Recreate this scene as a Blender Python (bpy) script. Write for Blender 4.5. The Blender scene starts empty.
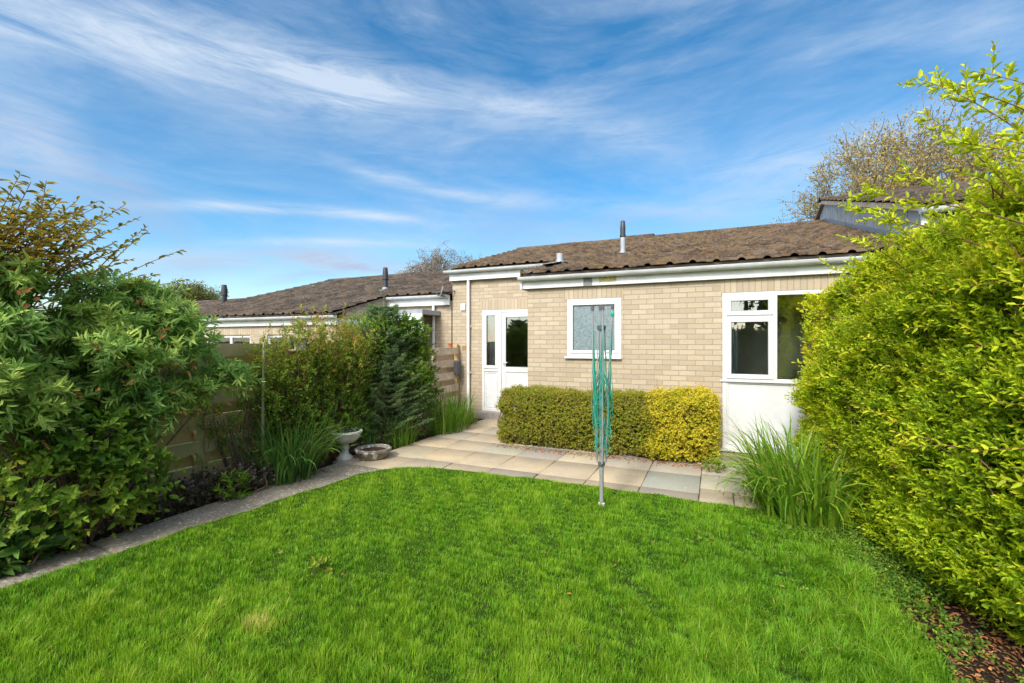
import bpy, math, numpy as np
from mathutils import Vector
PI = math.pi
rng = np.random.default_rng(7)
scene = bpy.context.scene
COL = scene.collection

# ------------------------------------------------------------------ helpers
def tag(o, label=None, cat=None, group=None, kind=None):
    if label: o['label'] = label
    if cat: o['category'] = cat
    if group: o['group'] = group
    if kind: o['kind'] = kind
    return o

def thing(name, loc, label, cat, group=None):
    o = bpy.data.objects.new(name, None); COL.objects.link(o)
    o.location = loc; o.empty_display_size = .1
    return tag(o, label, cat, group)

def link(name, me, mat, parent=None):
    o = bpy.data.objects.new(name, me); COL.objects.link(o)
    if mat: me.materials.append(mat)
    if parent is not None:
        o.parent = parent
        if parent.type == 'EMPTY': o.location = -Vector(parent.location)
    return o

def npmesh(name, V, faces, mat, parent=None, attrs=None, smooth=False):
    """V (n,3); faces: list of (m,k) int arrays"""
    V = np.ascontiguousarray(V, dtype=np.float32)
    me = bpy.data.meshes.new(name)
    me.vertices.add(len(V)); me.vertices.foreach_set('co', V.ravel())
    loops = np.concatenate([f.ravel() for f in faces]).astype(np.int32)
    tot = np.concatenate([np.full(len(f), f.shape[1], np.int32) for f in faces])
    st = np.concatenate([[0], np.cumsum(tot)[:-1]]).astype(np.int32)
    me.loops.add(len(loops)); me.loops.foreach_set('vertex_index', loops)
    me.polygons.add(len(tot)); me.polygons.foreach_set('loop_start', st)
    try: me.polygons.foreach_set('loop_total', tot)
    except Exception: pass
    if smooth: me.polygons.foreach_set('use_smooth', np.ones(len(tot), bool))
    me.update(calc_edges=True)
    for k, a in (attrs or {}).items():
        at = me.attributes.new(k, 'FLOAT', 'POINT'); at.data.foreach_set('value', np.asarray(a, np.float32))
    return link(name, me, mat, parent)

class MB:
    def __init__(s): s.v = []; s.f = []
    def box(s, x0, x1, y0, y1, z0, z1):
        b = len(s.v)
        s.v += [(x0,y0,z0),(x1,y0,z0),(x1,y1,z0),(x0,y1,z0),(x0,y0,z1),(x1,y0,z1),(x1,y1,z1),(x0,y1,z1)]
        s.f += [tuple(b+i for i in q) for q in ((0,3,2,1),(4,5,6,7),(0,1,5,4),(1,2,6,5),(2,3,7,6),(3,0,4,7))]
        return s
    def quad(s, *p):
        b = len(s.v); s.v += [tuple(q) for q in p]; s.f.append(tuple(range(b, b+len(p)))); return s
    def extr(s, prof, a0, a1, axis):
        """prof: closed (u,w) profile; axis 'x' -> (a,u,w), 'y' -> (u,a,w)"""
        b = len(s.v); n = len(prof)
        for a in (a0, a1):
            for u, w in prof: s.v.append((a,u,w) if axis == 'x' else ((u,a,w) if axis == 'y' else (u,w,a)))
        for i in range(n):
            j = (i+1) % n; s.f.append((b+i, b+j, b+n+j, b+n+i))
        s.f.append(tuple(range(b+n-1, b-1, -1))); s.f.append(tuple(range(b+n, b+2*n))); return s
    def tube(s, pts, rad, n=8, cap=True):
        pts = [Vector(p) for p in pts]
        if not hasattr(rad, '__len__'): rad = [rad]*len(pts)
        b = len(s.v)
        d0 = (pts[1]-pts[0]).normalized()
        a = d0.orthogonal().normalized()
        for i, p in enumerate(pts):
            d = (pts[min(i+1, len(pts)-1)]-pts[max(i-1, 0)]).normalized()
            a = (a-d*a.dot(d)).normalized(); c = d.cross(a)
            for k in range(n):
                t = 2*PI*k/n; s.v.append(tuple(p+(a*math.cos(t)+c*math.sin(t))*rad[i]))
        for i in range(len(pts)-1):
            for k in range(n):
                q = (k+1) % n; s.f.append((b+i*n+k, b+i*n+q, b+(i+1)*n+q, b+(i+1)*n+k))
        if cap:
            s.f.append(tuple(b+k for k in range(n-1, -1, -1))); e = b+(len(pts)-1)*n
            s.f.append(tuple(e+k for k in range(n)))
        return s
    def lathe(s, prof, c, n=32, wob=None):
        b = len(s.v)
        for r, z in prof:
            for k in range(n):
                t = 2*PI*k/n; rr = r*(wob(t, z) if wob else 1)
                s.v.append((c[0]+rr*math.cos(t), c[1]+rr*math.sin(t), c[2]+z))
        for i in range(len(prof)-1):
            for k in range(n):
                q = (k+1) % n; s.f.append((b+i*n+k, b+i*n+q, b+(i+1)*n+q, b+(i+1)*n+k))
        s.f.append(tuple(b+k for k in range(n-1, -1, -1))); e = b+(len(prof)-1)*n
        s.f.append(tuple(e+k for k in range(n))); return s
    def each(s, name, mat, parent=None, bevel=0, smooth=False):
        """one object per separate piece"""
        root = list(range(len(s.v)))
        def find(a):
            while root[a] != a: root[a] = root[root[a]]; a = root[a]
            return a
        for f in s.f:
            for q in f[1:]: root[find(q)] = find(f[0])
        groups = {}
        for f in s.f: groups.setdefault(find(f[0]), []).append(f)
        for fs in groups.values():
            m_ = MB(); ids = sorted({q for f in fs for q in f}); mp = {q: i for i, q in enumerate(ids)}
            m_.v = [s.v[q] for q in ids]; m_.f = [tuple(mp[q] for q in f) for f in fs]; m_.build(name, mat, parent, bevel, smooth)
    def build(s, name, mat, parent=None, bevel=0, smooth=False):
        me = bpy.data.meshes.new(name); me.from_pydata(s.v, [], s.f)
        if smooth:
            me.polygons.foreach_set('use_smooth', np.ones(len(me.polygons), bool))
            try: me.set_sharp_from_angle(angle=math.radians(40))
            except Exception: pass
        me.update()
        o = link(name, me, mat, parent)
        if bevel:
            m = o.modifiers.new('bevel', 'BEVEL'); m.width = bevel; m.segments = 2; m.limit_method = 'ANGLE'
        return o

# ------------------------------------------------------------------ materials
def newmat(name):
    m = bpy.data.materials.new(name); m.use_nodes = True
    nt = m.node_tree; b = nt.nodes['Principled BSDF']
    return m, nt, b
def N(nt, t, **kw):
    n = nt.nodes.new(t)
    for k, v in kw.items():
        if k in n.inputs: n.inputs[k].default_value = v
        else: setattr(n, k, v)
    return n
def c4(c): return (c[0], c[1], c[2], 1)
def ramp(nt, fac, stops, interp='LINEAR'):
    r = nt.nodes.new('ShaderNodeValToRGB'); e = r.color_ramp.elements
    while len(e) < len(stops): e.new(.5)
    for i, (p, c) in enumerate(stops): e[i].position = p; e[i].color = c4(c) if hasattr(c, '__len__') else (c, c, c, 1)
    r.color_ramp.interpolation = interp
    nt.links.new(fac, r.inputs['Fac']); return r.outputs['Color']
def mixc(nt, fac, a, b, mode='MIX'):
    m = nt.nodes.new('ShaderNodeMix'); m.data_type = 'RGBA'; m.blend_type = mode
    if isinstance(fac, (int, float)): m.inputs[0].default_value = fac
    else: nt.links.new(fac, m.inputs[0])
    for i, x in ((6, a), (7, b)):
        if hasattr(x, 'links'): nt.links.new(x, m.inputs[i])
        else: m.inputs[i].default_value = c4(x)
    return m.outputs[2]
def objco(nt, scale=(1,1,1), rot=(0,0,0), loc=(0,0,0)):
    tc = nt.nodes.new('ShaderNodeTexCoord'); mp = nt.nodes.new('ShaderNodeMapping')
    mp.inputs['Scale'].default_value = scale; mp.inputs['Rotation'].default_value = rot; mp.inputs['Location'].default_value = loc
    nt.links.new(tc.outputs['Object'], mp.inputs['Vector']); return mp.outputs['Vector']
def noise(nt, scale, detail=4, rough=.55, vec=None, dist=0):
    n = N(nt, 'ShaderNodeTexNoise', Scale=scale, Detail=detail, Roughness=rough, Distortion=dist)
    nt.links.new(vec if vec is not None else objco(nt), n.inputs['Vector']); return n.outputs['Fac']
def bump(nt, b, h, strength=.4, dist=.01):
    n = N(nt, 'ShaderNodeBump', Strength=strength, Distance=dist)
    nt.links.new(h, n.inputs['Height']); nt.links.new(n.outputs['Normal'], b.inputs['Normal'])

def simple(name, c, rough=.5, metal=0, spec=.5, var=.12, scale=6, bmp=0, bscale=60, c2=None):
    m, nt, b = newmat(name)
    lo = [x*(1-var) for x in c]; hi = [min(1, x*(1+var)) for x in c]
    f = noise(nt, scale, 6, .6)
    nt.links.new(ramp(nt, f, [(.3, c2 or lo), (.7, hi)]), b.inputs['Base Color'])
    b.inputs['Roughness'].default_value = rough; b.inputs['Metallic'].default_value = metal
    b.inputs['Specular IOR Level'].default_value = spec
    if bmp: bump(nt, b, noise(nt, bscale, 5), bmp)
    return m

def leafmat(name, stops, rough=.5, trans=.36, spec=.28):
    m, nt, b = newmat(name)
    at = N(nt, 'ShaderNodeAttribute', attribute_name='tint')
    col = ramp(nt, at.outputs['Fac'], stops)
    isl = nt.nodes.new('ShaderNodeNewGeometry')
    hv = N(nt, 'ShaderNodeHueSaturation')
    mr = N(nt, 'ShaderNodeMapRange'); mr.inputs['To Min'].default_value = .72; mr.inputs['To Max'].default_value = 1.28
    nt.links.new(isl.outputs['Random Per Island'], mr.inputs['Value'])
    nt.links.new(mr.outputs['Result'], hv.inputs['Value']); nt.links.new(col, hv.inputs['Color'])
    nt.links.new(hv.outputs['Color'], b.inputs['Base Color'])
    b.inputs['Roughness'].default_value = rough; b.inputs['Specular IOR Level'].default_value = spec
    tr = nt.nodes.new('ShaderNodeBsdfTranslucent')
    hs = N(nt, 'ShaderNodeHueSaturation'); hs.inputs['Value'].default_value = 1.35; hs.inputs['Hue'].default_value = .49
    nt.links.new(hv.outputs['Color'], hs.inputs['Color']); nt.links.new(hs.outputs['Color'], tr.inputs['Color'])
    mx = nt.nodes.new('ShaderNodeMixShader'); mx.inputs[0].default_value = trans
    nt.links.new(b.outputs[0], mx.inputs[1]); nt.links.new(tr.outputs[0], mx.inputs[2])
    nt.links.new(mx.outputs[0], nt.nodes['Material Output'].inputs['Surface'])
    return m

def brickmat(name, soldier=False):
    m, nt, b = newmat(name)
    tc = nt.nodes.new('ShaderNodeTexCoord'); sp = nt.nodes.new('ShaderNodeSeparateXYZ'); nt.links.new(tc.outputs['Object'], sp.inputs[0])
    ad = N(nt, 'ShaderNodeMath', operation='ADD'); nt.links.new(sp.outputs['X'], ad.inputs[0]); nt.links.new(sp.outputs['Y'], ad.inputs[1])
    cb = nt.nodes.new('ShaderNodeCombineXYZ')
    if soldier:
        nt.links.new(ad.outputs[0], cb.inputs['Y'])
        z = N(nt, 'ShaderNodeMath', operation='ADD'); z.inputs[1].default_value = -2.28
        nt.links.new(sp.outputs['Z'], z.inputs[0]); nt.links.new(z.outputs[0], cb.inputs['X'])
    else:
        nt.links.new(ad.outputs[0], cb.inputs['X']); nt.links.new(sp.outputs['Z'], cb.inputs['Y'])
    br = N(nt, 'ShaderNodeTexBrick', Scale=1.0)
    br.inputs['Mortar Size'].default_value = .006; br.inputs['Mortar Smooth'].default_value = .25; br.inputs['Bias'].default_value = 0
    br.inputs['Brick Width'].default_value = .225 if not soldier else 5; br.inputs['Row Height'].default_value = .075
    br.offset = .5 if not soldier else 0
    br.inputs['Color1'].default_value = (0,0,0,1); br.inputs['Color2'].default_value = (1,1,1,1); br.inputs['Mortar'].default_value = (.5,.5,.5,1)
    nt.links.new(cb.outputs[0], br.inputs['Vector'])
    colr = ramp(nt, br.outputs['Color'], [(0, (.42,.33,.23)), (.3, (.455,.365,.26)), (.7, (.49,.395,.28)), (1, (.53,.435,.315))])
    n1 = noise(nt, 30, 5, .65); col = mixc(nt, ramp(nt, n1, [(.35, 0), (.75, .35)]), colr, (.33,.25,.16))
    n2 = noise(nt, .9, 4, .6); col = mixc(nt, ramp(nt, n2, [(.45, 0), (.8, .25)]), col, (.42,.33,.21))
    zr = N(nt, 'ShaderNodeMapRange'); zr.inputs['From Min'].default_value = .45; zr.inputs['From Max'].default_value = 0; nt.links.new(sp.outputs['Z'], zr.inputs['Value'])
    n5 = noise(nt, 4, 5, .7); dm = N(nt, 'ShaderNodeMath', operation='MULTIPLY'); nt.links.new(zr.outputs[0], dm.inputs[0]); nt.links.new(n5, dm.inputs[1])
    col = mixc(nt, dm.outputs[0], col, (.20,.17,.11))
    vs = noise(nt, 3.0, 5, .65, vec=objco(nt, (2.2,2.2,.22))); col = mixc(nt, ramp(nt, vs, [(.55, 0), (.75, .28)]), col, (.35,.27,.17))
    col = mixc(nt, br.outputs['Fac'], col, (.31,.265,.20))
    nt.links.new(col, b.inputs['Base Color']); b.inputs['Roughness'].default_value = .9; b.inputs['Specular IOR Level'].default_value = .2
    inv = N(nt, 'ShaderNodeMath', operation='MULTIPLY_ADD'); inv.inputs[1].default_value = -1.0
    nt.links.new(br.outputs['Fac'], inv.inputs[0])
    nn = noise(nt, 120, 3); nt.links.new(nn, inv.inputs[2])
    bump(nt, b, inv.outputs[0], .55, .006)
    return m

def tilemat(name, moss=.5):
    m, nt, b = newmat(name)
    g = nt.nodes.new('ShaderNodeNewGeometry')
    base = ramp(nt, g.outputs['Random Per Island'], [(0, (.045,.033,.026)), (.5, (.075,.053,.038)), (1, (.12,.088,.065))] if moss > .3 else [(0, (.036,.030,.027)), (.5, (.058,.046,.038)), (1, (.095,.076,.062))])
    n1 = noise(nt, 9, 6, .7); c = mixc(nt, ramp(nt, n1, [(.52-.1*moss, 0), (.72, .85)]), base, (.20,.115,.045))
    n3 = noise(nt, 2.0, 4, .6); c = mixc(nt, ramp(nt, n3, [(.5-.1*moss, 0), (.75, .45*moss+.1)]), c, (.15,.10,.04))
    n2 = noise(nt, 34, 3, .6); c = mixc(nt, ramp(nt, n2, [(.61, 0), (.68, .6)]), c, (.28,.25,.20))
    n4 = noise(nt, 55, 3, .6); c = mixc(nt, ramp(nt, n4, [(.60, 0), (.7, .7)]), c, (.035,.03,.026))
    nt.links.new(c, b.inputs['Base Color']); b.inputs['Roughness'].default_value = .92; b.inputs['Specular IOR Level'].default_value = .25
    bump(nt, b, noise(nt, 60, 5, .7), .6, .012)
    return m

def slabmat(name):
    m, nt, b = newmat(name)
    at = N(nt, 'ShaderNodeAttribute', attribute_name='tint')
    base = ramp(nt, at.outputs['Fac'], [(0, (.31,.27,.225)), (.3, (.43,.35,.24)), (.55, (.50,.39,.245)), (.75, (.39,.355,.25)), (1, (.30,.305,.25))])
    n1 = noise(nt, 3, 7, .65); c = mixc(nt, ramp(nt, n1, [(.4, 0), (.7, .6)]), base, (.29,.25,.195))
    n2 = noise(nt, 45, 4, .7); c = mixc(nt, ramp(nt, n2, [(.55, 0), (.75, .5)]), c, (.19,.165,.13))
    n3 = noise(nt, 22, 2, .5); c = mixc(nt, ramp(nt, n3, [(.69, 0), (.73, .7)]), c, (.62,.58,.50))
    nt.links.new(c, b.inputs['Base Color']); b.inputs['Roughness'].default_value = .88; b.inputs['Specular IOR Level'].default_value = .25
    bump(nt, b, noise(nt, 70, 5, .7), .35, .008)
    return m

def pathmat():
    m, nt, b = newmat('path_concrete')
    n1 = noise(nt, 5, 7, .7); c = ramp(nt, n1, [(.3, (.30,.245,.175)), (.7, (.52,.44,.33))])
    n2 = noise(nt, 40, 3, .6); c = mixc(nt, ramp(nt, n2, [(.50, 0), (.60, .6)]), c, (.15,.12,.09))
    n4 = noise(nt, 1.6, 5, .6); c = mixc(nt, ramp(nt, n4, [(.45, 0), (.7, .6)]), c, (.20,.17,.13))
    n3 = noise(nt, 25, 3, .5, vec=objco(nt, (1,1,1), loc=(5,3,1))); c = mixc(nt, ramp(nt, n3, [(.60, 0), (.65, .85)]), c, (.68,.65,.60))
    nt.links.new(c, b.inputs['Base Color']); b.inputs['Roughness'].default_value = .95; b.inputs['Specular IOR Level'].default_value = .2
    bump(nt, b, noise(nt, 55, 6, .75), .8, .02)
    return m

def glassmat(name, tint=(.9,.95,.93), rough=.0, refl=1.0):
    m, nt, b = newmat(name)
    nt.nodes.remove(b)
    tr = N(nt, 'ShaderNodeBsdfTransparent'); tr.inputs[0].default_value = c4(tint)
    gl = N(nt, 'ShaderNodeBsdfGlossy', Roughness=rough)
    fr = N(nt, 'ShaderNodeFresnel', IOR=1.65)
    sc = N(nt, 'ShaderNodeMath', operation='MULTIPLY'); sc.inputs[1].default_value = refl*2.6; nt.links.new(fr.outputs[0], sc.inputs[0])
    mx = nt.nodes.new('ShaderNodeMixShader'); nt.links.new(sc.outputs[0], mx.inputs[0])
    nt.links.new(tr.outputs[0], mx.inputs[1]); nt.links.new(gl.outputs[0], mx.inputs[2])
    nz = noise(nt, 1.2, 2); bp = N(nt, 'ShaderNodeBump', Strength=.05, Distance=.05); nt.links.new(nz, bp.inputs['Height']); nt.links.new(bp.outputs[0], gl.inputs['Normal'])
    nt.links.new(mx.outputs[0], nt.nodes['Material Output'].inputs['Surface'])
    return m

def frostmat():
    m, nt, b = newmat('frosted_glass')
    n1 = noise(nt, 38, 3, .6, dist=1.2); c = ramp(nt, n1, [(.3, (.10,.14,.15)), (.7, (.27,.33,.335))])
    nt.links.new(c, b.inputs['Base Color']); b.inputs['Roughness'].default_value = .16; b.inputs['Specular IOR Level'].default_value = .8
    bump(nt, b, noise(nt, 70, 3, .6, dist=1.5), .6, .006)
    return m

M = {}
M['brick'] = brickmat('buff_brick'); M['soldier'] = brickmat('buff_soldier_brick', True)
M['tile'] = tilemat('roof_tile', .6); M['tile_left'] = tilemat('roof_tile_grey', .1)
M['white'] = simple('white_upvc', (.64,.64,.63), .35, var=.08, scale=5)
M['fascia'] = simple('fascia_white', (.66,.66,.64), .4, var=.12, scale=3)
M['gutter'] = simple('gutter_plastic', (.55,.56,.55), .38, var=.16, scale=4)
M['seal'] = simple('grey_gasket', (.10,.10,.11), .6)
M['soffit'] = simple('soffit_brown', (.20,.15,.11), .8)
M['stain_grey'] = simple('weathered_patch', (.22,.22,.22), .8, scale=20, var=.4)
M['stain_yel'] = simple('yellowed_patch', (.52,.42,.16), .7, scale=25, var=.35)
M['glass'] = glassmat('window_glass'); M['frost'] = frostmat()
M['room'] = simple('room_wall', (.80,.70,.56), .9); M['roomdark'] = simple('room_dark_wood', (.12,.07,.04), .6)
M['curtain'] = simple('curtain_cloth', (.52,.54,.54), .95, var=.1, scale=12)
M['lead'] = simple('lead_sheet', (.30,.32,.34), .55, metal=.3, var=.15, bmp=.2, bscale=20)
M['clad'] = simple('slate_cladding', (.38,.385,.39), .6, var=.25, scale=5, bmp=.2)
M['black'] = simple('black_flue', (.035,.036,.04), .45); M['greyp'] = simple('grey_pipe', (.36,.38,.40), .5)
M['terra'] = simple('terracotta_vent', (.42,.24,.06), .8)
M['red'] = simple('terracotta_pot', (.48,.13,.05), .8)
M['darkbox'] = simple('dark_plastic', (.08,.09,.10), .5)
M['fence'] = simple('fence_board_green', (.46,.33,.16), .9, c2=(.30,.25,.10), scale=3, bmp=.5, bscale=30)
M['fence2'] = simple('fence_board_grey', (.60,.48,.36), .9, c2=(.42,.33,.24), scale=5, bmp=.5, bscale=30)
M['slab'] = slabmat('patio_slab'); M['path'] = pathmat()
M['joint'] = simple('joint_sand', (.10,.085,.065), 1, scale=30, var=.4)
M['concrete'] = simple('step_concrete', (.26,.23,.20), .9, scale=20, var=.3)
M['alu'] = simple('aluminium_pole', (.36,.37,.37), .45, metal=.35, var=.08)
M['cord'] = simple('green_cord', (.01,.30,.21), .45, var=.2); M['lime'] = simple('green_clip', (.02,.42,.30), .4)
M['stonew'] = simple('white_stone', (.60,.58,.55), .8, c2=(.42,.40,.36), scale=9, bmp=.4)
M['twig'] = simple('twig_bark', (.16,.10,.065), .9, var=.4, scale=40)
M['twigred'] = simple('red_twig_bark', (.20,.095,.05), .8, var=.3, scale=30)
M['bark'] = simple('bark_grey', (.20,.17,.14), .95, var=.4, scale=12, bmp=.6)
M['stake'] = simple('stake_wood', (.34,.32,.20), .9, bmp=.4)
def soilmat(name, a, b_, litter):
    m, nt, b = newmat(name)
    n1 = noise(nt, 14, 8, .75); c = ramp(nt, n1, [(.35, a), (.7, b_)])
    n2 = noise(nt, 60, 3, .6); c = mixc(nt, ramp(nt, n2, [(.58, 0), (.66, .7)]), c, litter)
    nt.links.new(c, b.inputs['Base Color']); b.inputs['Roughness'].default_value = 1; b.inputs['Specular IOR Level'].default_value = .1
    bump(nt, b, noise(nt, 40, 8, .8), 1, .03); return m
M['soil'] = soilmat('bed_soil', (.035,.024,.016), (.085,.06,.04), (.20,.13,.07))
M['turf'] = soilmat('turf_soil', (.035,.055,.012), (.07,.11,.02), (.09,.14,.03))
M['field'] = soilmat('field_ground', (.05,.075,.02), (.09,.12,.035), (.10,.11,.05))
def planterstone():
    m, nt, b = newmat('patchy_stone')
    n1 = noise(nt, 16, 4, .6); c = ramp(nt, n1, [(.3, (.13,.11,.085)), (.55, (.25,.215,.17))])
    n2 = noise(nt, 11, 2, .5, vec=objco(nt, (1,1,1), loc=(3,1,2))); c = mixc(nt, ramp(nt, n2, [(.53, 0), (.57, .9)]), c, (.66,.63,.58))
    nt.links.new(c, b.inputs['Base Color']); b.inputs['Roughness'].default_value = .9; bump(nt, b, noise(nt, 60, 5), .6); return m
M['planter'] = planterstone()

# ------------------------------------------------------------------ camera
cam = bpy.data.cameras.new('camera'); co = bpy.data.objects.new('camera', cam); COL.objects.link(co)
co.location = (0, 0, 1.62); co.rotation_euler = (PI/2, 0, math.radians(24.0))
cam.sensor_width = 36; cam.lens = 16.0; cam.clip_start = .05; cam.clip_end = 3000
scene.camera = co

# ------------------------------------------------------------------ sky and sun
SUN_EL = 41; sx, sy = -.08, -1.0       # direction towards the sun (behind the camera, a little left)
az = math.atan2(sx, sy)
w = bpy.data.worlds.new('World'); scene.world = w; w.use_nodes = True
nt = w.node_tree; bg = nt.nodes['Background']; bg.inputs['Strength'].default_value = .15
sky = nt.nodes.new('ShaderNodeTexSky'); sky.sky_type = 'NISHITA'; sky.sun_disc = False
sky.sun_elevation = math.radians(SUN_EL); sky.sun_rotation = az; sky.air_density = 1.0; sky.dust_density = .6; sky.ozone_density = 2.2
tc = nt.nodes.new('ShaderNodeTexCoord'); sp = nt.nodes.new('ShaderNodeSeparateXYZ'); nt.links.new(tc.outputs['Generated'], sp.inputs[0])
def mth(op, a, b=None, c=None, clamp=False):
    n = nt.nodes.new('ShaderNodeMath'); n.operation = op; n.use_clamp = clamp
    for i, x in enumerate((a, b, c)):
        if x is None: continue
        if isinstance(x, (int, float)): n.inputs[i].default_value = x
        else: nt.links.new(x, n.inputs[i])
    return n.outputs[0]
AZ = mth('ARCTAN2', mth('MULTIPLY', sp.outputs['X'], -1), sp.outputs['Y'])   # 0 at +Y, positive to the left
EL = mth('ARCSINE', sp.outputs['Z'])
def pix(x, y):
    u = (x-512)/455; v = (341.5-y)/455
    return (math.radians(24)-math.atan(u), math.atan(v/math.sqrt(1+u*u)))
cb = nt.nodes.new('ShaderNodeCombineXYZ'); nt.links.new(AZ, cb.inputs[0]); nt.links.new(EL, cb.inputs[1])
def wnoise(sx_, sy_, scale, detail, rough, dist=0, rot=0, loc=(0,0,0)):
    mp = nt.nodes.new('ShaderNodeMapping'); mp.inputs['Scale'].default_value = (sx_, sy_, 1); mp.inputs['Rotation'].default_value = (0,0,rot); mp.inputs['Location'].default_value = loc
    nt.links.new(cb.outputs[0], mp.inputs['Vector'])
    n = N(nt, 'ShaderNodeTexNoise', Scale=scale, Detail=detail, Roughness=rough, Distortion=dist); nt.links.new(mp.outputs[0], n.inputs['Vector'])
    return n.outputs['Fac']
warp = wnoise(1, 2, 2.2, 5, .55); warp2 = mth('MULTIPLY', mth('SUBTRACT', warp, .5), .16)
fine = wnoise(1.2, 7, 3.0, 9, .68, .8, rot=.12, loc=(3,2,0)); fineS = mth('MULTIPLY', mth('SUBTRACT', fine, .30), 2.3, clamp=True)
total = None
def streak(p0, p1, p2, width, amp, soft=1.0):
    """cirrus band along the parabola through three sky directions given as (azimuth, elevation)"""
    global total
    A = np.array([[q[0]**2, q[0], 1] for q in (p0, p1, p2)]); e = np.linalg.solve(A, [p0[1], p1[1], p2[1]])
    curve = mth('MULTIPLY_ADD', mth('MULTIPLY_ADD', AZ, float(e[0]), float(e[1])), AZ, float(e[2]))
    d = mth('DIVIDE', mth('SUBTRACT', mth('ADD', EL, mth('MULTIPLY', warp2, soft*width*9)), curve), width)
    g = mth('POWER', 2.718, mth('MULTIPLY', mth('MULTIPLY', d, d), -1))
    a0 = max(p0[0], p2[0]); a1 = min(p0[0], p2[0]); mid = (a0+a1)/2; half = (a0-a1)/2
    t = mth('ABSOLUTE', mth('DIVIDE', mth('SUBTRACT', AZ, mid), half))
    fade = mth('SUBTRACT', 1.0, mth('MULTIPLY', mth('SUBTRACT', t, .55), 1.8, clamp=True), clamp=True)
    s = mth('MULTIPLY', mth('MULTIPLY', g, fade), mth('MULTIPLY', fineS, amp))
    total = s if total is None else mth('ADD', total, s)
streak(pix(-260,-20), pix(130,38), pix(430,108), .065, .85, .9)
streak(pix(230,80), pix(430,92), pix(720,165), .035, .62, .9)
streak(pix(100,206), pix(230,206), pix(460,228), .010, 1.0, .5)
streak(pix(330,160), pix(430,190), pix(560,205), .014, .65, .6)
streak(pix(60,262), pix(220,258), pix(430,272), .016, .75, .6)
streak(pix(200,243), pix(330,242), pix(480,250), .009, .55, .6)
streak(pix(-120,150), pix(0,135), pix(90,160), .05, .7, .6)
streak(pix(480,190), pix(600,205), pix(760,215), .02, .4, .6)
streak(pix(690,190), pix(840,150), pix(1060,110), .05, .55, .6)
streak(pix(760,60), pix(920,40), pix(1080,20), .03, .3, .6)
veil = wnoise(1, 3.2, 2.0, 8, .62, .6, rot=-.1, loc=(1.3,4.1,0))
veil = mth('MULTIPLY', mth('SUBTRACT', veil, .38), 2.4, clamp=True)
v2 = wnoise(1, 5.5, 4.5, 9, .68, 1.2, rot=.16, loc=(7.3,1.1,0)); v2 = mth('MULTIPLY', mth('SUBTRACT', v2, .42), 2.6, clamp=True)
total = mth('ADD', total, mth('ADD', mth('MULTIPLY', veil, .36), mth('MULTIPLY', mth('MULTIPLY', v2, veil), .40)))
total = mth('MINIMUM', total, .82)
hs = nt.nodes.new('ShaderNodeHueSaturation'); hs.inputs['Saturation'].default_value = 1.34; hs.inputs['Value'].default_value = .72; hs.inputs['Hue'].default_value = .492
nt.links.new(sky.outputs[0], hs.inputs['Color'])
lp = mixc(nt, total, hs.outputs[0], (2.75, 3.15, 3.65))
white_total = total; total = None
streak(pix(60,290), pix(230,262), pix(430,275), .020, 1.0, .7)
streak(pix(-150,190), pix(60,160), pix(200,250), .05, .8, .8)
streak(pix(250,285), pix(330,272), pix(420,262), .012, .7, .7)
streak(pix(400,215), pix(600,232), pix(800,205), .045, .55, .8)
lp = mixc(nt, mth('MINIMUM', total, .8), lp, (1.75, 2.05, 2.75))        # greyer, thicker cloud low down
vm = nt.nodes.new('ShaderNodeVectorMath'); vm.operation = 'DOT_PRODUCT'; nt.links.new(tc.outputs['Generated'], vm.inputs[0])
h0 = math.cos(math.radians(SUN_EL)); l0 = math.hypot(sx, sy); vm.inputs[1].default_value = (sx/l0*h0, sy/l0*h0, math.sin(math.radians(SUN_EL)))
fill_glow = mth('POWER', mth('MAXIMUM', vm.outputs['Value'], 0.0), 3.0)      # added fill glow round the sun direction, unseen behind the camera
gc = nt.nodes.new('ShaderNodeVectorMath'); gc.operation = 'SCALE'; gc.inputs[0].default_value = (12.5, 12.0, 11.0); nt.links.new(fill_glow, gc.inputs['Scale'])
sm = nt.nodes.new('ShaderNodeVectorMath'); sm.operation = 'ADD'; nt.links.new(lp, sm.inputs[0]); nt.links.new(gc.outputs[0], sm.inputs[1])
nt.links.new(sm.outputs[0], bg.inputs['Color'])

sd = bpy.data.lights.new('sun', 'SUN'); sd.energy = 2.0; sd.angle = math.radians(11); sd.color = (1.0, .95, .87)
so = bpy.data.objects.new('sun', sd); COL.objects.link(so)
h = math.cos(math.radians(SUN_EL)); L = math.hypot(sx, sy)
tow = Vector((sx/L*h, sy/L*h, math.sin(math.radians(SUN_EL))))
so.rotation_euler = tow.to_track_quat('Z', 'Y').to_euler(); so.location = (0, 0, 20)

scene.view_settings.view_transform = 'Standard'; scene.view_settings.look = 'None'
scene.view_settings.exposure = .86; scene.view_settings.gamma = 1
#SPLIT
# ------------------------------------------------------------------ ground, lawn, patio, path
def vn(x, y, s=1.0, seed=0):
    """cheap smooth noise, about -1..1"""
    r = np.random.default_rng(seed); o = 0
    for k in range(6):
        a, b_, p = r.uniform(-1, 1, 3); fr = s*(1+k*.55)
        o = o+np.sin((a*x+b_*y)*fr*2.2+p*7)*(1/(1+.35*k))
    return o/2.6
tag(MB().quad((-1500,-1500,-.08),(1500,-1500,-.08),(1500,1500,-.08),(-1500,1500,-.08)).build('ground', M['field']), kind='structure')
tag(MB().quad((-5.25,-1.5,-.035),(3.2,-1.5,-.035),(3.2,7.0,-.035),(-5.25,7.0,-.035)).quad((-5.25,7.0,-.035),(-2.85,7.0,-.035),(-2.85,8.68,-.035),(-5.25,8.68,-.035)).build('border_soil', M['soil']), kind='structure')

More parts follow.
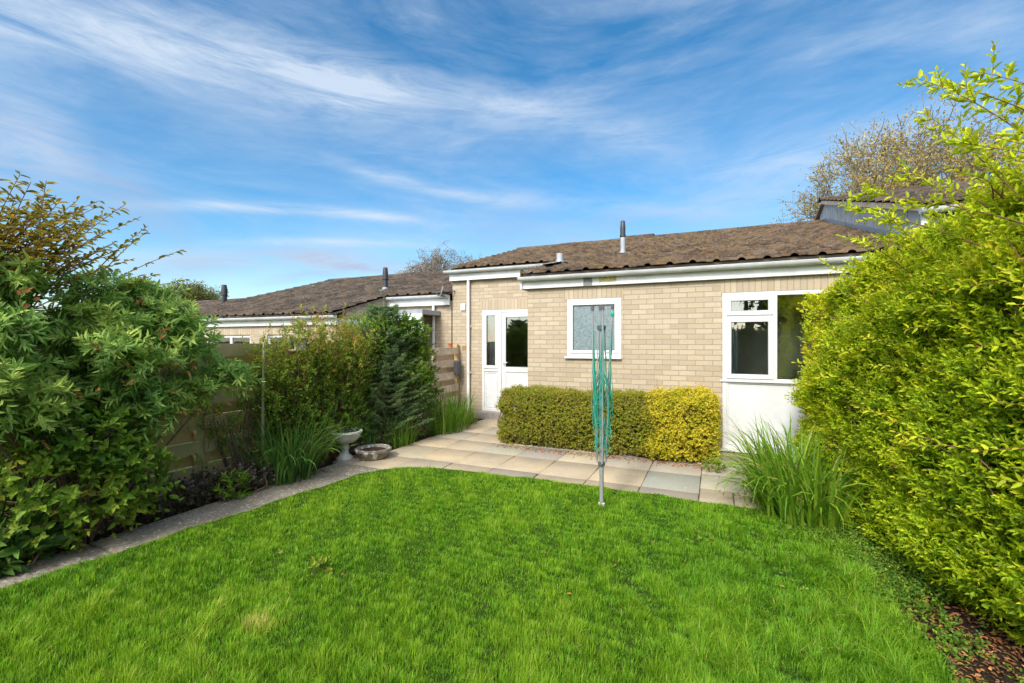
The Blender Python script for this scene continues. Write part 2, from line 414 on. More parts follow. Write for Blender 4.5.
def lawn_left(y):   # X of the lawn's left edge
    return np.interp(y, [-2,1.35,2.5,3.7,4.2,4.55,4.76,4.88,4.97], [-4.30,-4.20,-4.10,-3.98,-3.93,-3.80,-3.60,-3.20,-2.6])+.018*np.sin(y*7)+.012*np.sin(y*17+1)
def lawn_back(x): return 4.93-.03*np.sin(x*1.3)+.018*np.sin(x*9)+.010*np.sin(x*21)+np.where(x > .3, (x-.3)*.0, 0)
def lawn_right(y): return np.interp(y, [-2,2.0,2.8,3.4,4.1,4.8,5.2], [1.2,1.05,.98,1.02,.98,.80,.66])+.03*np.sin(y*5)+.02*np.sin(y*13)
def in_lawn(x, y): return (x > lawn_left(y)) & (y < lawn_back(x)) & (x < lawn_right(y))
def lawn_z(x, y): return .026+.011*vn(x, y, .6, 3)
gx = np.linspace(-4.35, 1.7, 90); gy = np.linspace(-1.5, 5.0, 95)
GX, GY = np.meshgrid(gx, gy); GZ = lawn_z(GX, GY)-.012
GXl = np.minimum(np.maximum(GX, lawn_left(GY)), lawn_right(GY)+.04); GYl = np.minimum(GY, lawn_back(GX))
V = np.stack([GXl, GYl, GZ], -1).reshape(-1, 3)
i = np.arange(94)[:, None]*90+np.arange(89)[None, :]; F = np.stack([i, i+1, i+91, i+90], -1).reshape(-1, 4)
tag(npmesh('lawn', V, [F], M['turf'], smooth=True), kind='structure')

# patio slabs: one sheet of real slabs with open joints
def slabs(cells, name, mat, bev=.006):
    V = []; F = []; T = []
    for (x0, x1, y0, y1, t) in cells:
        g = .005; x0 += g; x1 -= g; y0 += g; y1 -= g
        zo = rng.uniform(-.003, .003); tx, ty = rng.uniform(-.004, .004, 2)
        b = len(V); cx, cy = (x0+x1)/2, (y0+y1)/2
        for (ins, z) in ((0, -.034), (0, -.006), (bev, 0)):
            for (px, py) in ((x0+ins,y0+ins),(x1-ins,y0+ins),(x1-ins,y1-ins),(x0+ins,y1-ins)):
                V.append((px, py, z+zo+(px-cx)*tx+(py-cy)*ty)); T.append(t)
        for l in (0, 4):
            for k in range(4):
                q = (k+1) % 4; F.append((b+l+k, b+l+q, b+l+4+q, b+l+4+k))
        F.append((b+8, b+9, b+10, b+11))
    return npmesh(name, np.array(V), [np.array(F)], mat, attrs={'tint': T})
xs = [-3.19+.608*k for k in range(-2, 6)]; cells = []
ys = [4.63, 5.24, 5.92, 6.53, 7.14, 7.75, 8.36, 8.68]
fixed = {}
for a in range(len(xs)-1):
    for b_ in range(len(ys)-1):
        if ys[b_] >= 7.0 and xs[a] >= -2.9: continue
        y1 = ys[b_+1]
        if xs[a] > -2.9: y1 = min(y1, 6.99)
        x1 = xs[a+1]
        if ys[b_] > 6.9: x1 = min(x1, -2.84)
        if y1-ys[b_] < .05: continue
        cells.append((xs[a], x1, ys[b_], y1, rng.choice([0, .12, .35, .45, .55, .65, .8], p=[.14,.14,.2,.17,.17,.1,.08])))
cells += [(-.15+.0,.30,5.45,6.05,.75), (.30,.90,5.42,6.05,.5), (-.15,.18,4.63,5.45,.5), (.18,.80,4.63,5.42,.52), (.90,1.6,4.9,6.05,.3), (-.15,.5,6.05,6.99,.1), (.5,1.6,6.05,6.99,.2)]
cells = [c if not (abs(c[0]+.758) < .03 and 5.2 < c[2] < 5.3) else c[:4]+(.98,) for c in cells]
pat = slabs(cells, 'patio', M['slab']); tag(pat, kind='structure')
tag(MB().box(-4.42,1.62,4.55,6.995,-.05,-.014).box(-4.42,-2.85,6.995,8.67,-.05,-.014).build('patio_bedding', M['joint']), kind='structure')
# path along the bed, cast in bays
cells = []
yy = -1.5
while yy < 4.6:
    y1 = min(yy+1.15, 4.62); cells.append((-4.60, -3.55, yy, y1, 0)); yy = y1
# narrow strip follows the lawn edge because the turf overlaps it
P_ = slabs(cells, 'path', M['path'], .008); tag(P_, kind='structure')
P2 = slabs([(-4.72,-4.42,4.62,5.3,0)], 'path', M['path'], .008); tag(P2, kind='structure')

# ------------------------------------------------------------------ grass
def blades(P, H, Wd, lean, az_, curve=.5, nseg=2):
    """tapered blades; returns V, faces, per-blade vertex count"""
    n = len(P); d = np.stack([np.cos(az_), np.sin(az_), np.zeros(n)], -1)
    fa = az_+PI/2+rng.uniform(-.6, .6, n); s = np.stack([np.cos(fa), np.sin(fa), np.zeros(n)], -1)
    rows = []
    for k in range(nseg+1):
        t = k/nseg
        ang = lean*(t**1.0)*(1-curve)+lean*curve*t*t
        # integrate roughly
        c = P+d*(H*t*np.sin(ang))[:, None]+np.array([0,0,1])*(H*t*np.cos(ang))[:, None]
        wd = Wd*(1-t**1.6)*(.75+.25*min(1, t*6))
        if k < nseg: rows += [c-s*wd[:, None]*.5, c+s*wd[:, None]*.5]
        else: rows.append(c)
    m = 2*nseg+1
    V = np.stack(rows, 1).reshape(-1, 3); b = (np.arange(n)*m)[:, None]
    F = [b+np.array([[2*k, 2*k+1, 2*k+3, 2*k+2]]) for k in range(nseg-1)]
    return V, F+[b+np.array([[2*nseg-2, 2*nseg-1, 2*nseg]])], m

M['grass'] = leafmat('lawn_grass', [(0, (.036,.13,.008)), (.35, (.11,.285,.010)), (.65, (.205,.40,.015)), (.85, (.34,.46,.03)), (1, (.55,.47,.14))], rough=.55, trans=.35, spec=.25)
def make_grass():
    n = 760000
    r = 1-rng.uniform(0, 1, n)**.9
    # denser close to the camera: sample in view wedge by distance
    x = rng.uniform(-4.4, 1.7, n); y = rng.uniform(.2, 5.05, n)
    dist = np.hypot(x, y)
    keep = in_lawn(x, y) & (rng.uniform(0, 1, n) < np.clip(2.6/np.maximum(dist, .5), .38, 1)) & (dist > 1.5)
    # inside view wedge only (a step to the side too)
    zc = -.4067*x+.9135*y; xr = .9135*x+.4067*y
    keep &= (zc > .9) & (np.abs(xr) < 1.45*zc+.6)
    x = x[keep]; y = y[keep]; n = len(x)
    bare = np.exp(-(((x+.52)/.10)**2+((y-3.05)/.09)**2))+np.exp(-(((x-.83)/.2)**2+((y-4.35)/.12)**2))*.9
    k2 = rng.uniform(0, 1, n) > bare*.9; x = x[k2]; y = y[k2]; n = len(x)
    tuft = vn(x, y, 4.6, 11); big = vn(x, y, 1.1, 12); fine_ = vn(x, y, 13, 13)
    rough_side = np.clip((x+1.0)/1.8, 0, 1)*np.clip((4.9-y)/1.5, 0, 1)     # longer to the right, in front of the hedge
    edge = np.clip((x-lawn_left(y))/.15, .35, 1)*np.clip((lawn_back(x)-y)/.12, .4, 1)
    H = (.036+.024*tuft+.006*big+.010*fine_+.060*rough_side*(.6+.5*tuft)+.02*np.clip((2.6-y)/1.2, 0, 1))*rng.uniform(.55, 1.35, n)*edge
    cs = .10+.0*x; ix = np.floor(x/.105+.35*vn(x*0+np.floor(y/.105), y*0, 3, 5)); iy = np.floor(y/.105)
    hsh = lambda a, b_, k: (np.sin(a*127.1+b_*311.7+k*74.7)*43758.5453) % 1.0
    jx = (hsh(ix, iy, 1)-.5)*.06; jy = (hsh(ix, iy, 2)-.5)*.06; ch = hsh(ix, iy, 3)
    u_ = (x/.105-ix-.35*0)%1.0-.5; v_ = (y/.105-iy)-.5; ddx = u_*.105-jx; ddy = v_*.105-jy; rd = np.hypot(ddx, ddy)/.06
    H = H*(.78+.5*ch**1.5+.35*rough_side*(ch > .6))*(1.12-.30*np.minimum(rd, 1.4))
    H = np.maximum(H, .016)
    lean = np.abs(rng.normal(.40, .30, n))+.35*rough_side+.15*np.clip(tuft, 0, 1); lean = np.clip(lean, 0, 1.45)
    a = np.where(rng.uniform(0, 1, n) < .45, rng.uniform(0, 2*PI, n), rng.normal(0, .9, n)+vn(x, y, 3.4, 21)*3.4+1.0)
    a = np.where(rng.uniform(0, 1, n) < .55, np.arctan2(ddy, ddx)+rng.normal(0, .45, n), a); lean = np.clip(lean*(.55+.6*np.minimum(rd, 1.3)), .03, 1.4)
    P = np.stack([x, y, lawn_z(x, y)-.010], -1)
    Wd = rng.uniform(.0017, .0038, n)*(1+.35*np.clip(np.hypot(x, y)-2, 0, 2.5))
    V, F, m = blades(P, H, Wd, lean, a, .6, 2)
    yp = np.exp(-(((x+2.35)/.16)**2+((y-1.75)/.07)**2))
    t = .56+.12*big+.10*tuft+.09*fine_+rng.normal(0, .15, n)+.30*yp-.10*rough_side-.03
    t = np.minimum(t, .74+.25*yp); dead = rng.uniform(0, 1, n) < .014; t = np.where(dead, .97, t)
    tag(npmesh('lawn_grass', V, F, M['grass'], attrs={'tint': np.clip(np.repeat(t+.12*(ch-.5), m)+np.tile([-.10, -.10, .0, .0, .10], n), 0, 1)}), 'bright green lawn of uneven grass tufts in front of the patio', 'grass', kind='stuff')
make_grass()

# ------------------------------------------------------------------ bungalows
PITCH = .29
def roofz(y, dz=0): return 2.70+PITCH*(y-6.80)+dz
def tiled(name, x0, x1, y0, y1, zf, mat, parent, tw=.30, gauge=.33, flip=False):
    """overlapping rolled tiles over a slope from eave y0 up to y1"""
    s = np.array([0,.17,.33,.39,.45,.50,.55,.61,.67,.83,1.0]); ns = 10
    prof = .038*np.maximum(0, np.cos((s-.5)*PI/.34))**.7*(np.abs(s-.5) < .17)+.004*np.cos(s*2*PI)
    nc = int(round((x1-x0)/tw)); tw = (x1-x0)/nc; nr = int(math.ceil((abs(y1-y0))/gauge))
    V = []; F = []
    sg = 1 if y1 > y0 else -1
    rr = np.random.default_rng(int(abs(x0)*100)+5)
    for r in range(nr):
        ya = y0+sg*r*gauge; yb = y0+sg*min((r+1)*gauge+.06, abs(y1-y0)) 
        for c in range(nc):
            jx = rr.normal(0, .0015); jz = rr.normal(0, .0025); jy = rr.normal(0, .006)
            X = x0+(c+s)*tw+jx; X[-1] += .006
            za = zf(ya)+.042+jz; zb = zf(yb)+.004+jz*.3
            b = len(V)
            for (yy_, z_, k) in ((ya+jy, za-.032, 1), (ya+jy, za, 1), (yb, zb, 1)):
                for i_ in range(ns+1): V.append((X[i_], yy_, z_+prof[i_]*k))
            for l in (0, 1):
                for i_ in range(ns):
                    F.append((b+l*(ns+1)+i_, b+l*(ns+1)+i_+1, b+(l+1)*(ns+1)+i_+1, b+(l+1)*(ns+1)+i_))
    o = npmesh(name, np.array(V), [np.array(F)], mat, parent)
    return o
def ridge(x0, x1, y, z, mat, parent):
    V = []; F = []; n = int((x1-x0)/.45); L_ = (x1-x0)/n
    for i in range(n):
        a0 = x0+i*L_; a1 = a0+L_-.004; b = len(V); jz = rng.normal(0, .004)
        for a in (a0, a1):
            for k in range(7):
                t = PI*k/6; V.append((a, y-.12*math.cos(t), z-.03+.085*math.sin(t)+jz))
        for k in range(6): F.append((b+k, b+k+1, b+8+k, b+7+k))
    npmesh('ridge_tiles', np.array(V), [np.array(F)], mat, parent)

def frame_rect(mb, x0, x1, z0, z1, y0, y1, t):
    """four butted bars"""
    mb.box(x0, x0+t, y0, y1, z0, z1); mb.box(x1-t, x1, y0, y1, z0, z1)
    mb.box(x0+t, x1-t, y0, y1, z0, z0+t); mb.box(x0+t, x1-t, y0, y1, z1-t, z1)
def pane(x0, x1, z0, z1, y, mat, parent, name='pane'):
    return MB().box(x0, x1, y, y+.006, z0, z1).build(name, mat, parent)

def wall_holes(mb, x0, x1, z0, z1, y0, y1, holes):
    """front wall slab with rectangular holes (x0,x1,z0,z1)"""
    xs_ = sorted(set([x0, x1]+[h[0] for h in holes]+[h[1] for h in holes]))
    for a, b_ in zip(xs_[:-1], xs_[1:]):
        hh = sorted([h for h in holes if h[0] <= a and h[1] >= b_], key=lambda h: h[2]); z = z0
        for h_ in hh:
            if h_[2] > z: mb.box(a, b_, y0, y1, z, h_[2])
            z = h_[3]
        if z < z1: mb.box(a, b_, y0, y1, z, z1)

def gutter(parent, x0, x1, y, ztop, mat, brackets=True):
    prof = []
    for k in range(9): t = PI+PI*k/8; prof.append((y+.055*math.cos(t), ztop-.005+.06*math.sin(t)))
    for k in range(9): t = 2*PI-PI*k/8; prof.append((y+.050*math.cos(t), ztop+.053*math.sin(t)))
    g = MB().extr(prof, x0, x1, 'x').build('gutter', mat, parent, smooth=True)
    mb = MB()
    n = max(2, int((x1-x0)/.9)); 
    for i in range(n):
        xx = x0+.25+i*(x1-x0-.5)/(n-1)
        pr = [(y+.060*math.cos(PI+PI*k/8), ztop-.003+.066*math.sin(PI+PI*k/8)) for k in range(9)]+[(y+.056*math.cos(2*PI-PI*k/8), ztop+.062*math.sin(2*PI-PI*k/8)) for k in range(9)]
        mb.extr(pr, xx, xx+(.028 if i % 3 else .10), 'x')
    mb.each('bracket', mat, g, smooth=True)
    e = MB()
    for xx in (x0-.012, x1): e.extr([(y+.058*math.cos(PI+PI*k/8), ztop+.064*math.sin(PI+PI*k/8)) for k in range(9)], xx, xx+.012, 'x')
    e.each('end_cap', mat, g)
def downpipe(parent, x, y, ztop, zb, mat):
    p = MB().tube([(x, y, ztop), (x, y, zb+.06), (x, y-.03, zb)], .034, 14).build('downpipe', mat, parent, smooth=True)
    mb = MB()
    for z in (ztop-.12, ztop-1.2, ztop-2.2): 
        if z > zb+.1: mb.tube([(x, y, z), (x, y, z+.05)], .040, 14); mb.box(x-.055, x+.055, y+.03, y+.05, z+.005, z+.045)
    mb.each('pipe_clip', mat, p, smooth=True)

def flue(name, x, y, zb, h, r, mat, label, parent, collar=None, cap=True, tilt=0):
    pts = [(x, y, zb-.1), (x+tilt*.5, y, zb+h*.5), (x+tilt, y, zb+h)]
    p = MB().tube(pts, r, 16).build(name, mat, parent, smooth=True)
    if label: p['label'] = label
    if cap:
        MB().lathe([(r*1.02, -.06), (r*1.3, -.05), (r*1.3, -.01), (r*1.1, .0), (r*1.15, .12), (r*.9, .25), (r*.7, .26)], (x+tilt*.7, y, zb+h-.14), 16).build('cap', M['black'], p, smooth=True)
    MB().lathe([(.17, -.04), (.17, -.02), (r*1.4, .0), (r*1.15, .06)], (x, y, zb+.03), 16).build('lead_slate', M['lead'], p, smooth=True)
    return p

# ---- the main bungalow
WY = 7.0; RY = 8.70; XL, XC, XR = -5.32, -2.83, 2.32
H0 = thing('bungalow', (-1.5, 9, 0), 'buff brick bungalow with frosted window and white glazed door, nearest to the lawn', 'bungalow')
holes_main = [(-2.154,-1.30,1.385,2.29), (.10,2.06,.13,2.295)]
mb = MB(); wall_holes(mb, XC, XR, -.06, 2.62, WY, WY+.28, holes_main)
mb.extr([(WY+.281,-.06),(RY+.28,-.06),(RY+.28,roofz(RY+.28)-.06),(WY+.281,roofz(WY+.281)-.06)], XC, XC+.28, 'x')            # return wall
holes_rec = [(-4.58,-3.22,.13,2.29)]
wall_holes(mb, XL, XC-.001, -.06, 3.05, RY, RY+.28, holes_rec)
mb.box(XL, XL+.28, RY+.281, 17.7, -.06, 2.7); mb.box(XR-.28, XR, WY+.281, 17.7, -.06, 2.6); mb.box(XL+.281, XR-.281, 17.45, 17.7, -.06, 2.7)
mb.build('wall', M['brick'], H0)
# closed interior
mb = MB(); mb.box(XL+.29, XR-.29, 11.0, 11.1, 0, 2.6); mb.box(-.3, XR-.29, WY+1.2, WY+1.25, .1, 2.5)  # second wall added close behind the big window to catch more light
mb.box(XC+.285, XR-.285, WY+.285, 11.0, .0, .1); mb.box(XL+.285, XC+.28, RY+.285, 11.0, 0, .1)
mb.box(XC+.285, XR-.285, WY+.285, 11.0, 2.5, 2.56); mb.box(XL+.285, XC+.28, RY+.285, 11.0, 2.5, 2.56)
mb.build('room', M['room'], H0)
mb = MB(); mb.box(1.55, 1.85, 7.95, 8.18, .1, 2.0); mb.box(.2, .8, 7.9, 8.18, .1, .95); mb.box(-4.5,-3.6,10.1,10.7,.1,1.3); mb.each('furniture', M['roomdark'], H0)
# soldier courses
mb = MB(); mb.box(-2.20, -1.27, WY-.004, WY+.02, 2.2925, 2.484); mb.box(.08, 2.10, WY-.004, WY+.02, 2.2975, 2.484); mb.box(-4.62, -3.2, RY-.004, RY+.02, 2.2925, 2.505)
mb.each('soldier_course', M['soldier'], H0)
# fascias
fa = MB().box(-2.90, XR+.02, WY-.065, WY-.035, 2.485, 2.665).build('fascia', M['fascia'], H0, .003)
MB().box(-2.925, -2.895, WY-.10, WY+.18, 2.475, 2.60).build('box_end', M['fascia'], H0, .003)
MB().box(-1.87, -1.73, WY-.068, WY-.0655, 2.49, 2.62).build('weathered_patch', M['stain_grey'], fa)
MB().box(-1.62, -1.36, WY-.068, WY-.0655, 2.53, 2.635).build('yellowed_patch', M['stain_yel'], fa)
MB().box(-2.90, XR, WY-.034, WY+.0, 2.495, 2.52).build('soffit', M['soffit'], H0)
MB().box(XL-.02, XC+.35, RY-.10, RY-.06, 2.95, 3.16).build('fascia', M['fascia'], H0, .003)
MB().box(XL-.02, XC+.3, RY-.059, RY-.001, 2.96, 2.985).build('soffit', M['soffit'], H0)
gutter(H0, -2.93, XR-.02, WY-.128, 2.668, M['gutter'])
gutter(H0, XL-.10, XC+.28, RY-.165, 3.165, M['gutter'])
downpipe(H0, -4.885, RY-.06, 3.12, .02, M['white'])
# roofs
mat_under = M['soffit']
def under(x0, x1, y0, y1, dz, parent, yr=12.5):
    z0 = roofz(y0, dz)-.045; zr = roofz(yr, dz)-.03
    m_ = MB(); m_.extr([(y0, z0), (y0, z0+.03), (yr, zr+.0), (2*yr-y1, z0+.03+(0)), (2*yr-y1, z0), (yr, zr-.04)], x0, x1, 'x'); return m_
rf = under(XC-.05, XR, 6.93, 6.93, 0, H0).build('roof', mat_under, H0)
under(XL, XC-.051, 8.62, 8.62, 0, H0).build('roof_deck', mat_under, rf)
tiled('roof_tiles', XC-.05, XR-.0, 6.86, 8.535, lambda y: roofz(y), M['tile'], rf)
tiled('roof_tiles', XL-.06, XR-.0, 8.53, 12.46, lambda y: roofz(y), M['tile'], rf)
ridge(XL-.06, XR, 12.5, roofz(12.5)+.02, M['tile'], rf)
# verge / valley flashing above the recess gutter end
MB().extr([(-2.93,2.655),(-2.905,2.655),(-2.905,2.80),(-2.93,2.80)], 6.90, 7.35, 'y').build('verge_board', M['tile'], H0)
MB().quad((-3.0,7.55,2.955),(-2.45,7.35,2.965),(-2.35,7.75,3.06),(-3.0,7.9,3.05)).build('lead_flashing', M['lead'], H0)
# openings
def upvc_window(parent, x0, x1, z0, z1, yf, glass, label=None, sill=True):
    w_ = MB(); frame_rect(w_, x0, x1, z0, z1, yf, yf+.07, .055)
    o = w_.build('window', M['white'], parent, .004)
    if label: o['label'] = label
    s_ = MB(); frame_rect(s_, x0+.050, x1-.050, z0+.050, z1-.050, yf-.014, yf+.05, .048); s_.build('sash', M['white'], o, .004)
    g_ = MB(); frame_rect(g_, x0+.096, x1-.096, z0+.096, z1-.096, yf-.004, yf+.03, .008); g_.build('gasket', M['seal'], o)
    pane(x0+.10, x1-.10, z0+.10, z1-.10, yf+.012, glass, o)
    if sill: MB().box(x0-.03, x1+.01, yf-.05, yf+.02, z0-.032, z0-.002).build('sill', M['white'], o, .004)
    return o
upvc_window(H0, -2.154, -1.30, 1.385, 2.29, WY+.0, M['frost'], 'small window with rippled frosted glass')
# big window with white lower panel
bw = MB(); bw.box(.10,.155,WY+.0,WY+.07,.13,2.295); bw.box(2.005,2.06,WY,WY+.07,.13,2.295); bw.box(.155,2.005,WY,WY+.07,2.24,2.295)
bw.box(.155,2.005,WY,WY+.07,1.06,1.115); bw.box(.155,2.005,WY,WY+.07,.13,.185); bw.box(.715,.765,WY,WY+.07,1.115,2.24); bw.box(.155,.715,WY,WY+.07,1.945,1.985)
bwo = bw.build('window', M['white'], H0, .004); bwo['label'] = 'large three light window over a plain white panel'
MB().box(.156,2.004,WY+.02,WY+.05,.186,1.059).build('panel', M['white'], bwo)
pb = MB(); frame_rect(pb, .157,2.003,.187,1.058,WY+.004,WY+.019,.02); pb.build('panel_bead', M['white'], bwo, .003)
for (a, b_, c, d) in ((.160,.712,1.988,2.236), (.160,.712,1.118,1.942)):
    s_ = MB(); frame_rect(s_, a-.01, b_+.008, c-.008, d+.006, WY-.014, WY-.001, .06); so_ = s_.build('sash', M['white'], bwo, .004)
    g_ = MB(); frame_rect(g_, a+.048, b_-.050, c+.050, d-.052, WY-.003, WY+.02, .008); g_.build('gasket', M['seal'], so_)
    pane(a+.05, b_-.052, c+.052, d-.054, WY+.012, M['glass'], so_)
pane(.766, 2.004, 1.116, 2.239, WY+.03, M['glass'], bwo)
MB().box(.07, 2.10, WY-.02, WY-.001, 1.062,1.085).build('drip_rail', M['white'], bwo, .003)
MB().box(.06,2.10,WY-.03,WY+.1,.098,.128).build('sill', M['white'], bwo, .004)
# curtain beside the small casement
cv = MB()
def curtain(x0, x1, y, z0, z1, parent, folds=5):
    n = folds*8; V = []; F = []
    for i_ in range(n+1):
        xx = x0+(x1-x0)*i_/n; yy_ = y+.025*math.sin(i_/8*2*PI)
        V += [(xx, yy_, z0), (xx, yy_, z1)]
    for i_ in range(n): F.append((2*i_, 2*i_+2, 2*i_+3, 2*i_+1))
    npmesh('curtain', np.array(V), [np.array(F)], M['curtain'], parent, smooth=True)
curtain(.17, .30, WY+.16, 1.0, 2.28, H0, 2); curtain(-4.50, -4.28, RY+.2, .9, 2.2, H0, 3)
# back door with side light
dr = MB(); dr.box(-4.58,-4.525,RY,RY+.07,.13,2.29); dr.box(-3.275,-3.22,RY,RY+.07,.13,2.29); dr.box(-4.525,-3.275,RY,RY+.07,2.235,2.29); dr.box(-4.20,-4.12,RY,RY+.07,.13,2.235)
dr.box(-4.525,-4.20,RY,RY+.07,.13,.19); dr.box(-4.525,-4.20,RY,RY+.07,.98,1.05)
dro = dr.build('door', M['white'], H0, .004); dro['label'] = 'white half glazed back door with narrow side light'
MB().box(-4.524,-4.201,RY+.02,RY+.05,.191,.979).build('panel', M['white'], dro)
pb = MB(); frame_rect(pb,-4.50,-4.225,.215,.955,RY+.010,RY+.0195,.014); pb.build('panel_bead', M['white'], dro, .002)
s_ = MB(); frame_rect(s_,-4.535,-4.195,1.045,2.242,RY-.014,RY-.001,.065); s_.build('sash', M['white'], dro, .004)
g_ = MB(); frame_rect(g_,-4.470,-4.258,1.112,2.178,RY-.004,RY+.02,.007); g_.build('gasket', M['seal'], dro)
pane(-4.468,-4.260,1.114,2.176,RY+.012,M['glass'],dro)
lf = MB(); lf.box(-4.115,-4.02,RY+.005,RY+.06,.14,2.23); lf.box(-3.375,-3.28,RY+.005,RY+.06,.14,2.23); lf.box(-4.02,-3.375,RY+.005,RY+.06,2.135,2.23); lf.box(-4.02,-3.375,RY+.005,RY+.06,.14,.26); lf.box(-4.02,-3.375,RY+.005,RY+.06,.98,1.09)
lfo = lf.build('door_leaf', M['white'], dro, .004)
MB().box(-4.019,-3.376,RY+.02,RY+.05,.261,.979).build('panel', M['white'], dro)
g_ = MB(); frame_rect(g_,-4.021,-3.374,1.089,2.136,RY+.001,RY+.02,.009); g_.build('gasket', M['seal'], dro)
pane(-4.012,-3.383,1.098,2.127,RY+.022,M['glass'],dro)
hd = MB(); hd.box(-4.085,-4.055,RY-.006,RY+.005,1.06,1.27); hd.tube([(-4.07,RY-.005,1.18),(-4.07,RY-.05,1.18),(-3.96,RY-.055,1.18)],.010,8); hd.build('handle', M['white'], dro, smooth=True)
MB().box(-4.62,-3.18,RY-.16,RY-.002,-.02,.124).build('step', M['concrete'], H0, .008)
# wall fittings
MB().box(-5.10,-4.985,RY-.03,RY-.002,2.30,2.45).build('vent_cover', M['white'], H0, .006)
ab = MB()
for (a, b_) in ((-5.065,-4.985), (-4.972,-4.925)):
    ab.box(a, b_, RY-.008, RY-.001, 1.44, 1.53)
ab.each('air_brick', M['terra'], H0, .003); abo = H0
hl = MB()
for kx in range(3):
    for kz in range(3): hl.box(-5.058+.027*kx, -5.043+.027*kx, RY-.0095, RY-.0082, 1.452+.026*kz, 1.466+.026*kz)
hl.build('vent_holes', M['seal'], abo)
# flues
flue('flue', -1.62, 8.9, roofz(8.9), .52, .045, M['greyp'], 'grey flue with dark cowl', H0)
flue('vent_pipe', -2.55, 7.85, roofz(7.85), .20, .06, M['greyp'], 'short grey vent pipe without a cowl', H0, cap=False)
MB().extr([(12.28,4.33),(12.30,4.43),(12.55,4.46),(12.6,4.36)], -2.15, -1.45, 'x').build('ridge_vent', M['tile_left'], H0)

# ---- left neighbours step down
def neighbour(xr, dz, mirror_corner, label, name_loc):
    """mirrored plan: recess at its right side; spans xr-7.5 .. xr-.03"""
    x1 = xr-.03; x0 = xr-7.5; xc = xr-mirror_corner
    H = thing('bungalow', name_loc, label, 'bungalow')
    m_ = MB(); hl_ = [(x0+3.2, x0+4.3, .2+.0, 1.77+0)]
    wall_holes(m_, x0, xc, -.06, 2.62+dz, WY, WY+.28, [(xc-3.95,xc-2.55,.9,2.29+dz), (xc-2.0,xc-1.15,1.385+dz+.1,2.29+dz)])
    m_.extr([(WY+.281,-.06),(RY,-.06),(RY,roofz(RY,dz)-.06),(WY+.281,roofz(WY+.281,dz)-.06)], xc-.28, xc, 'x'); m_.box(xc+.001, x1, RY, RY+.28, -.06, 3.05+dz)
    m_.box(x0, x0+.28, WY+.281, 17.7, -.06, 2.6+dz); m_.box(x0+.281, x1, 17.45, 17.7, -.06, 2.6+dz); m_.build('wall', M['brick'], H)
    MB().box(x0+.3, x1-.1, 10.5, 10.6, 0, 2.4+dz).build('room', M['room'], H)
    for (a, b_) in ((xc-3.95,xc-2.55), (xc-2.0,xc-1.15)):
        lo = .9 if b_-a > 1 else 1.385+dz+.1; mid_ = (a+b_)/2
        w_ = MB(); frame_rect(w_, a, b_, lo, 2.29+dz, WY+.03, WY+.10, .06)
        if b_-a > 1: w_.box(mid_-.04, mid_+.04, WY+.03, WY+.10, lo+.06, 2.23+dz)
        wo_ = w_.build('window', M['white'], H, .004); pane(a+.06, b_-.06, lo+.06, 2.23+dz, WY+.05, M['glass'], wo_)
    m_ = MB(); m_.box(xc-4.05, xc-1.1, WY-.004, WY+.02, 2.2925+dz, 2.484+dz); m_.build('soldier_course', M['soldier'], H)
    MB().box(x0, xc+.07, WY-.065, WY-.035, 2.485+dz, 2.665+dz).build('fascia', M['fascia'], H)
    MB().box(xc-.3, x1-.0, RY-.10, RY-.06, 2.95+dz, 3.16+dz).build('fascia', M['fascia'], H)
    MB().box(xc+.07, xc+.10, WY-.1, WY+1.55, 2.475+dz, 2.60+dz).build('verge_board', M['fascia'], H)
    gutter(H, x0, xc+.10, WY-.128, 2.668+dz, M['gutter']); gutter(H, xc-.4, x1-.02, RY-.165, 3.165+dz, M['gutter'])
    rf_ = under(x0, xc+.05, 6.93, 6.93, dz, H).build('roof', mat_under, H); under(xc+.051, x1, 8.62, 8.62, dz, H).build('roof_deck', mat_under, rf_)
    tiled('roof_tiles', x0, xc+.05, 6.86, 8.535, lambda y: roofz(y, dz), M['tile_left'], rf_)
    tiled('roof_tiles', x0-.06, x1, 8.53, 12.46, lambda y: roofz(y, dz), M['tile_left'], rf_)
    ridge(x0-.06, x1, 12.5, roofz(12.5, dz)+.02, M['tile_left'], rf_)
    return H
H1 = neighbour(XL, -.52, 1.73, 'lower buff brick bungalow with tall black flue, behind the fence', (-9, 9, 0))
downpipe(H1, -5.78, RY-.06, 2.60, .02, M['white'])
flue('flue', -7.72, 9.35, roofz(9.35, -.52), .48, .06, M['black'], 'tall black flue', H1)
# flat porch in the recess
po = MB().box(-6.98,-5.62,7.98,RY-.002,2.20,2.30).build('porch_roof', M['lead'], H1, .005)
MB().box(-7.0,-5.60,7.94,7.978,2.08,2.21).build('porch_fascia', M['white'], po, .003)
m_ = MB(); m_.box(-6.98,-6.92,7.98,8.04,0,2.08); m_.box(-5.68,-5.62,7.98,8.04,0,2.08); m_.box(-6.92,-5.68,7.98,8.04,.9,.97); m_.box(-6.33,-6.27,7.98,8.04,.97,2.08); m_.build('porch_frame', M['white'], po)
MB().box(-6.92,-6.33,8.0,8.01,.97,2.08).box(-6.27,-5.68,8.0,8.01,.97,2.08).each('porch_pane', M['curtain'], po)
MB().box(-6.92,-5.68,8.0,8.02,.02,.9).build('porch_panel', M['white'], po)
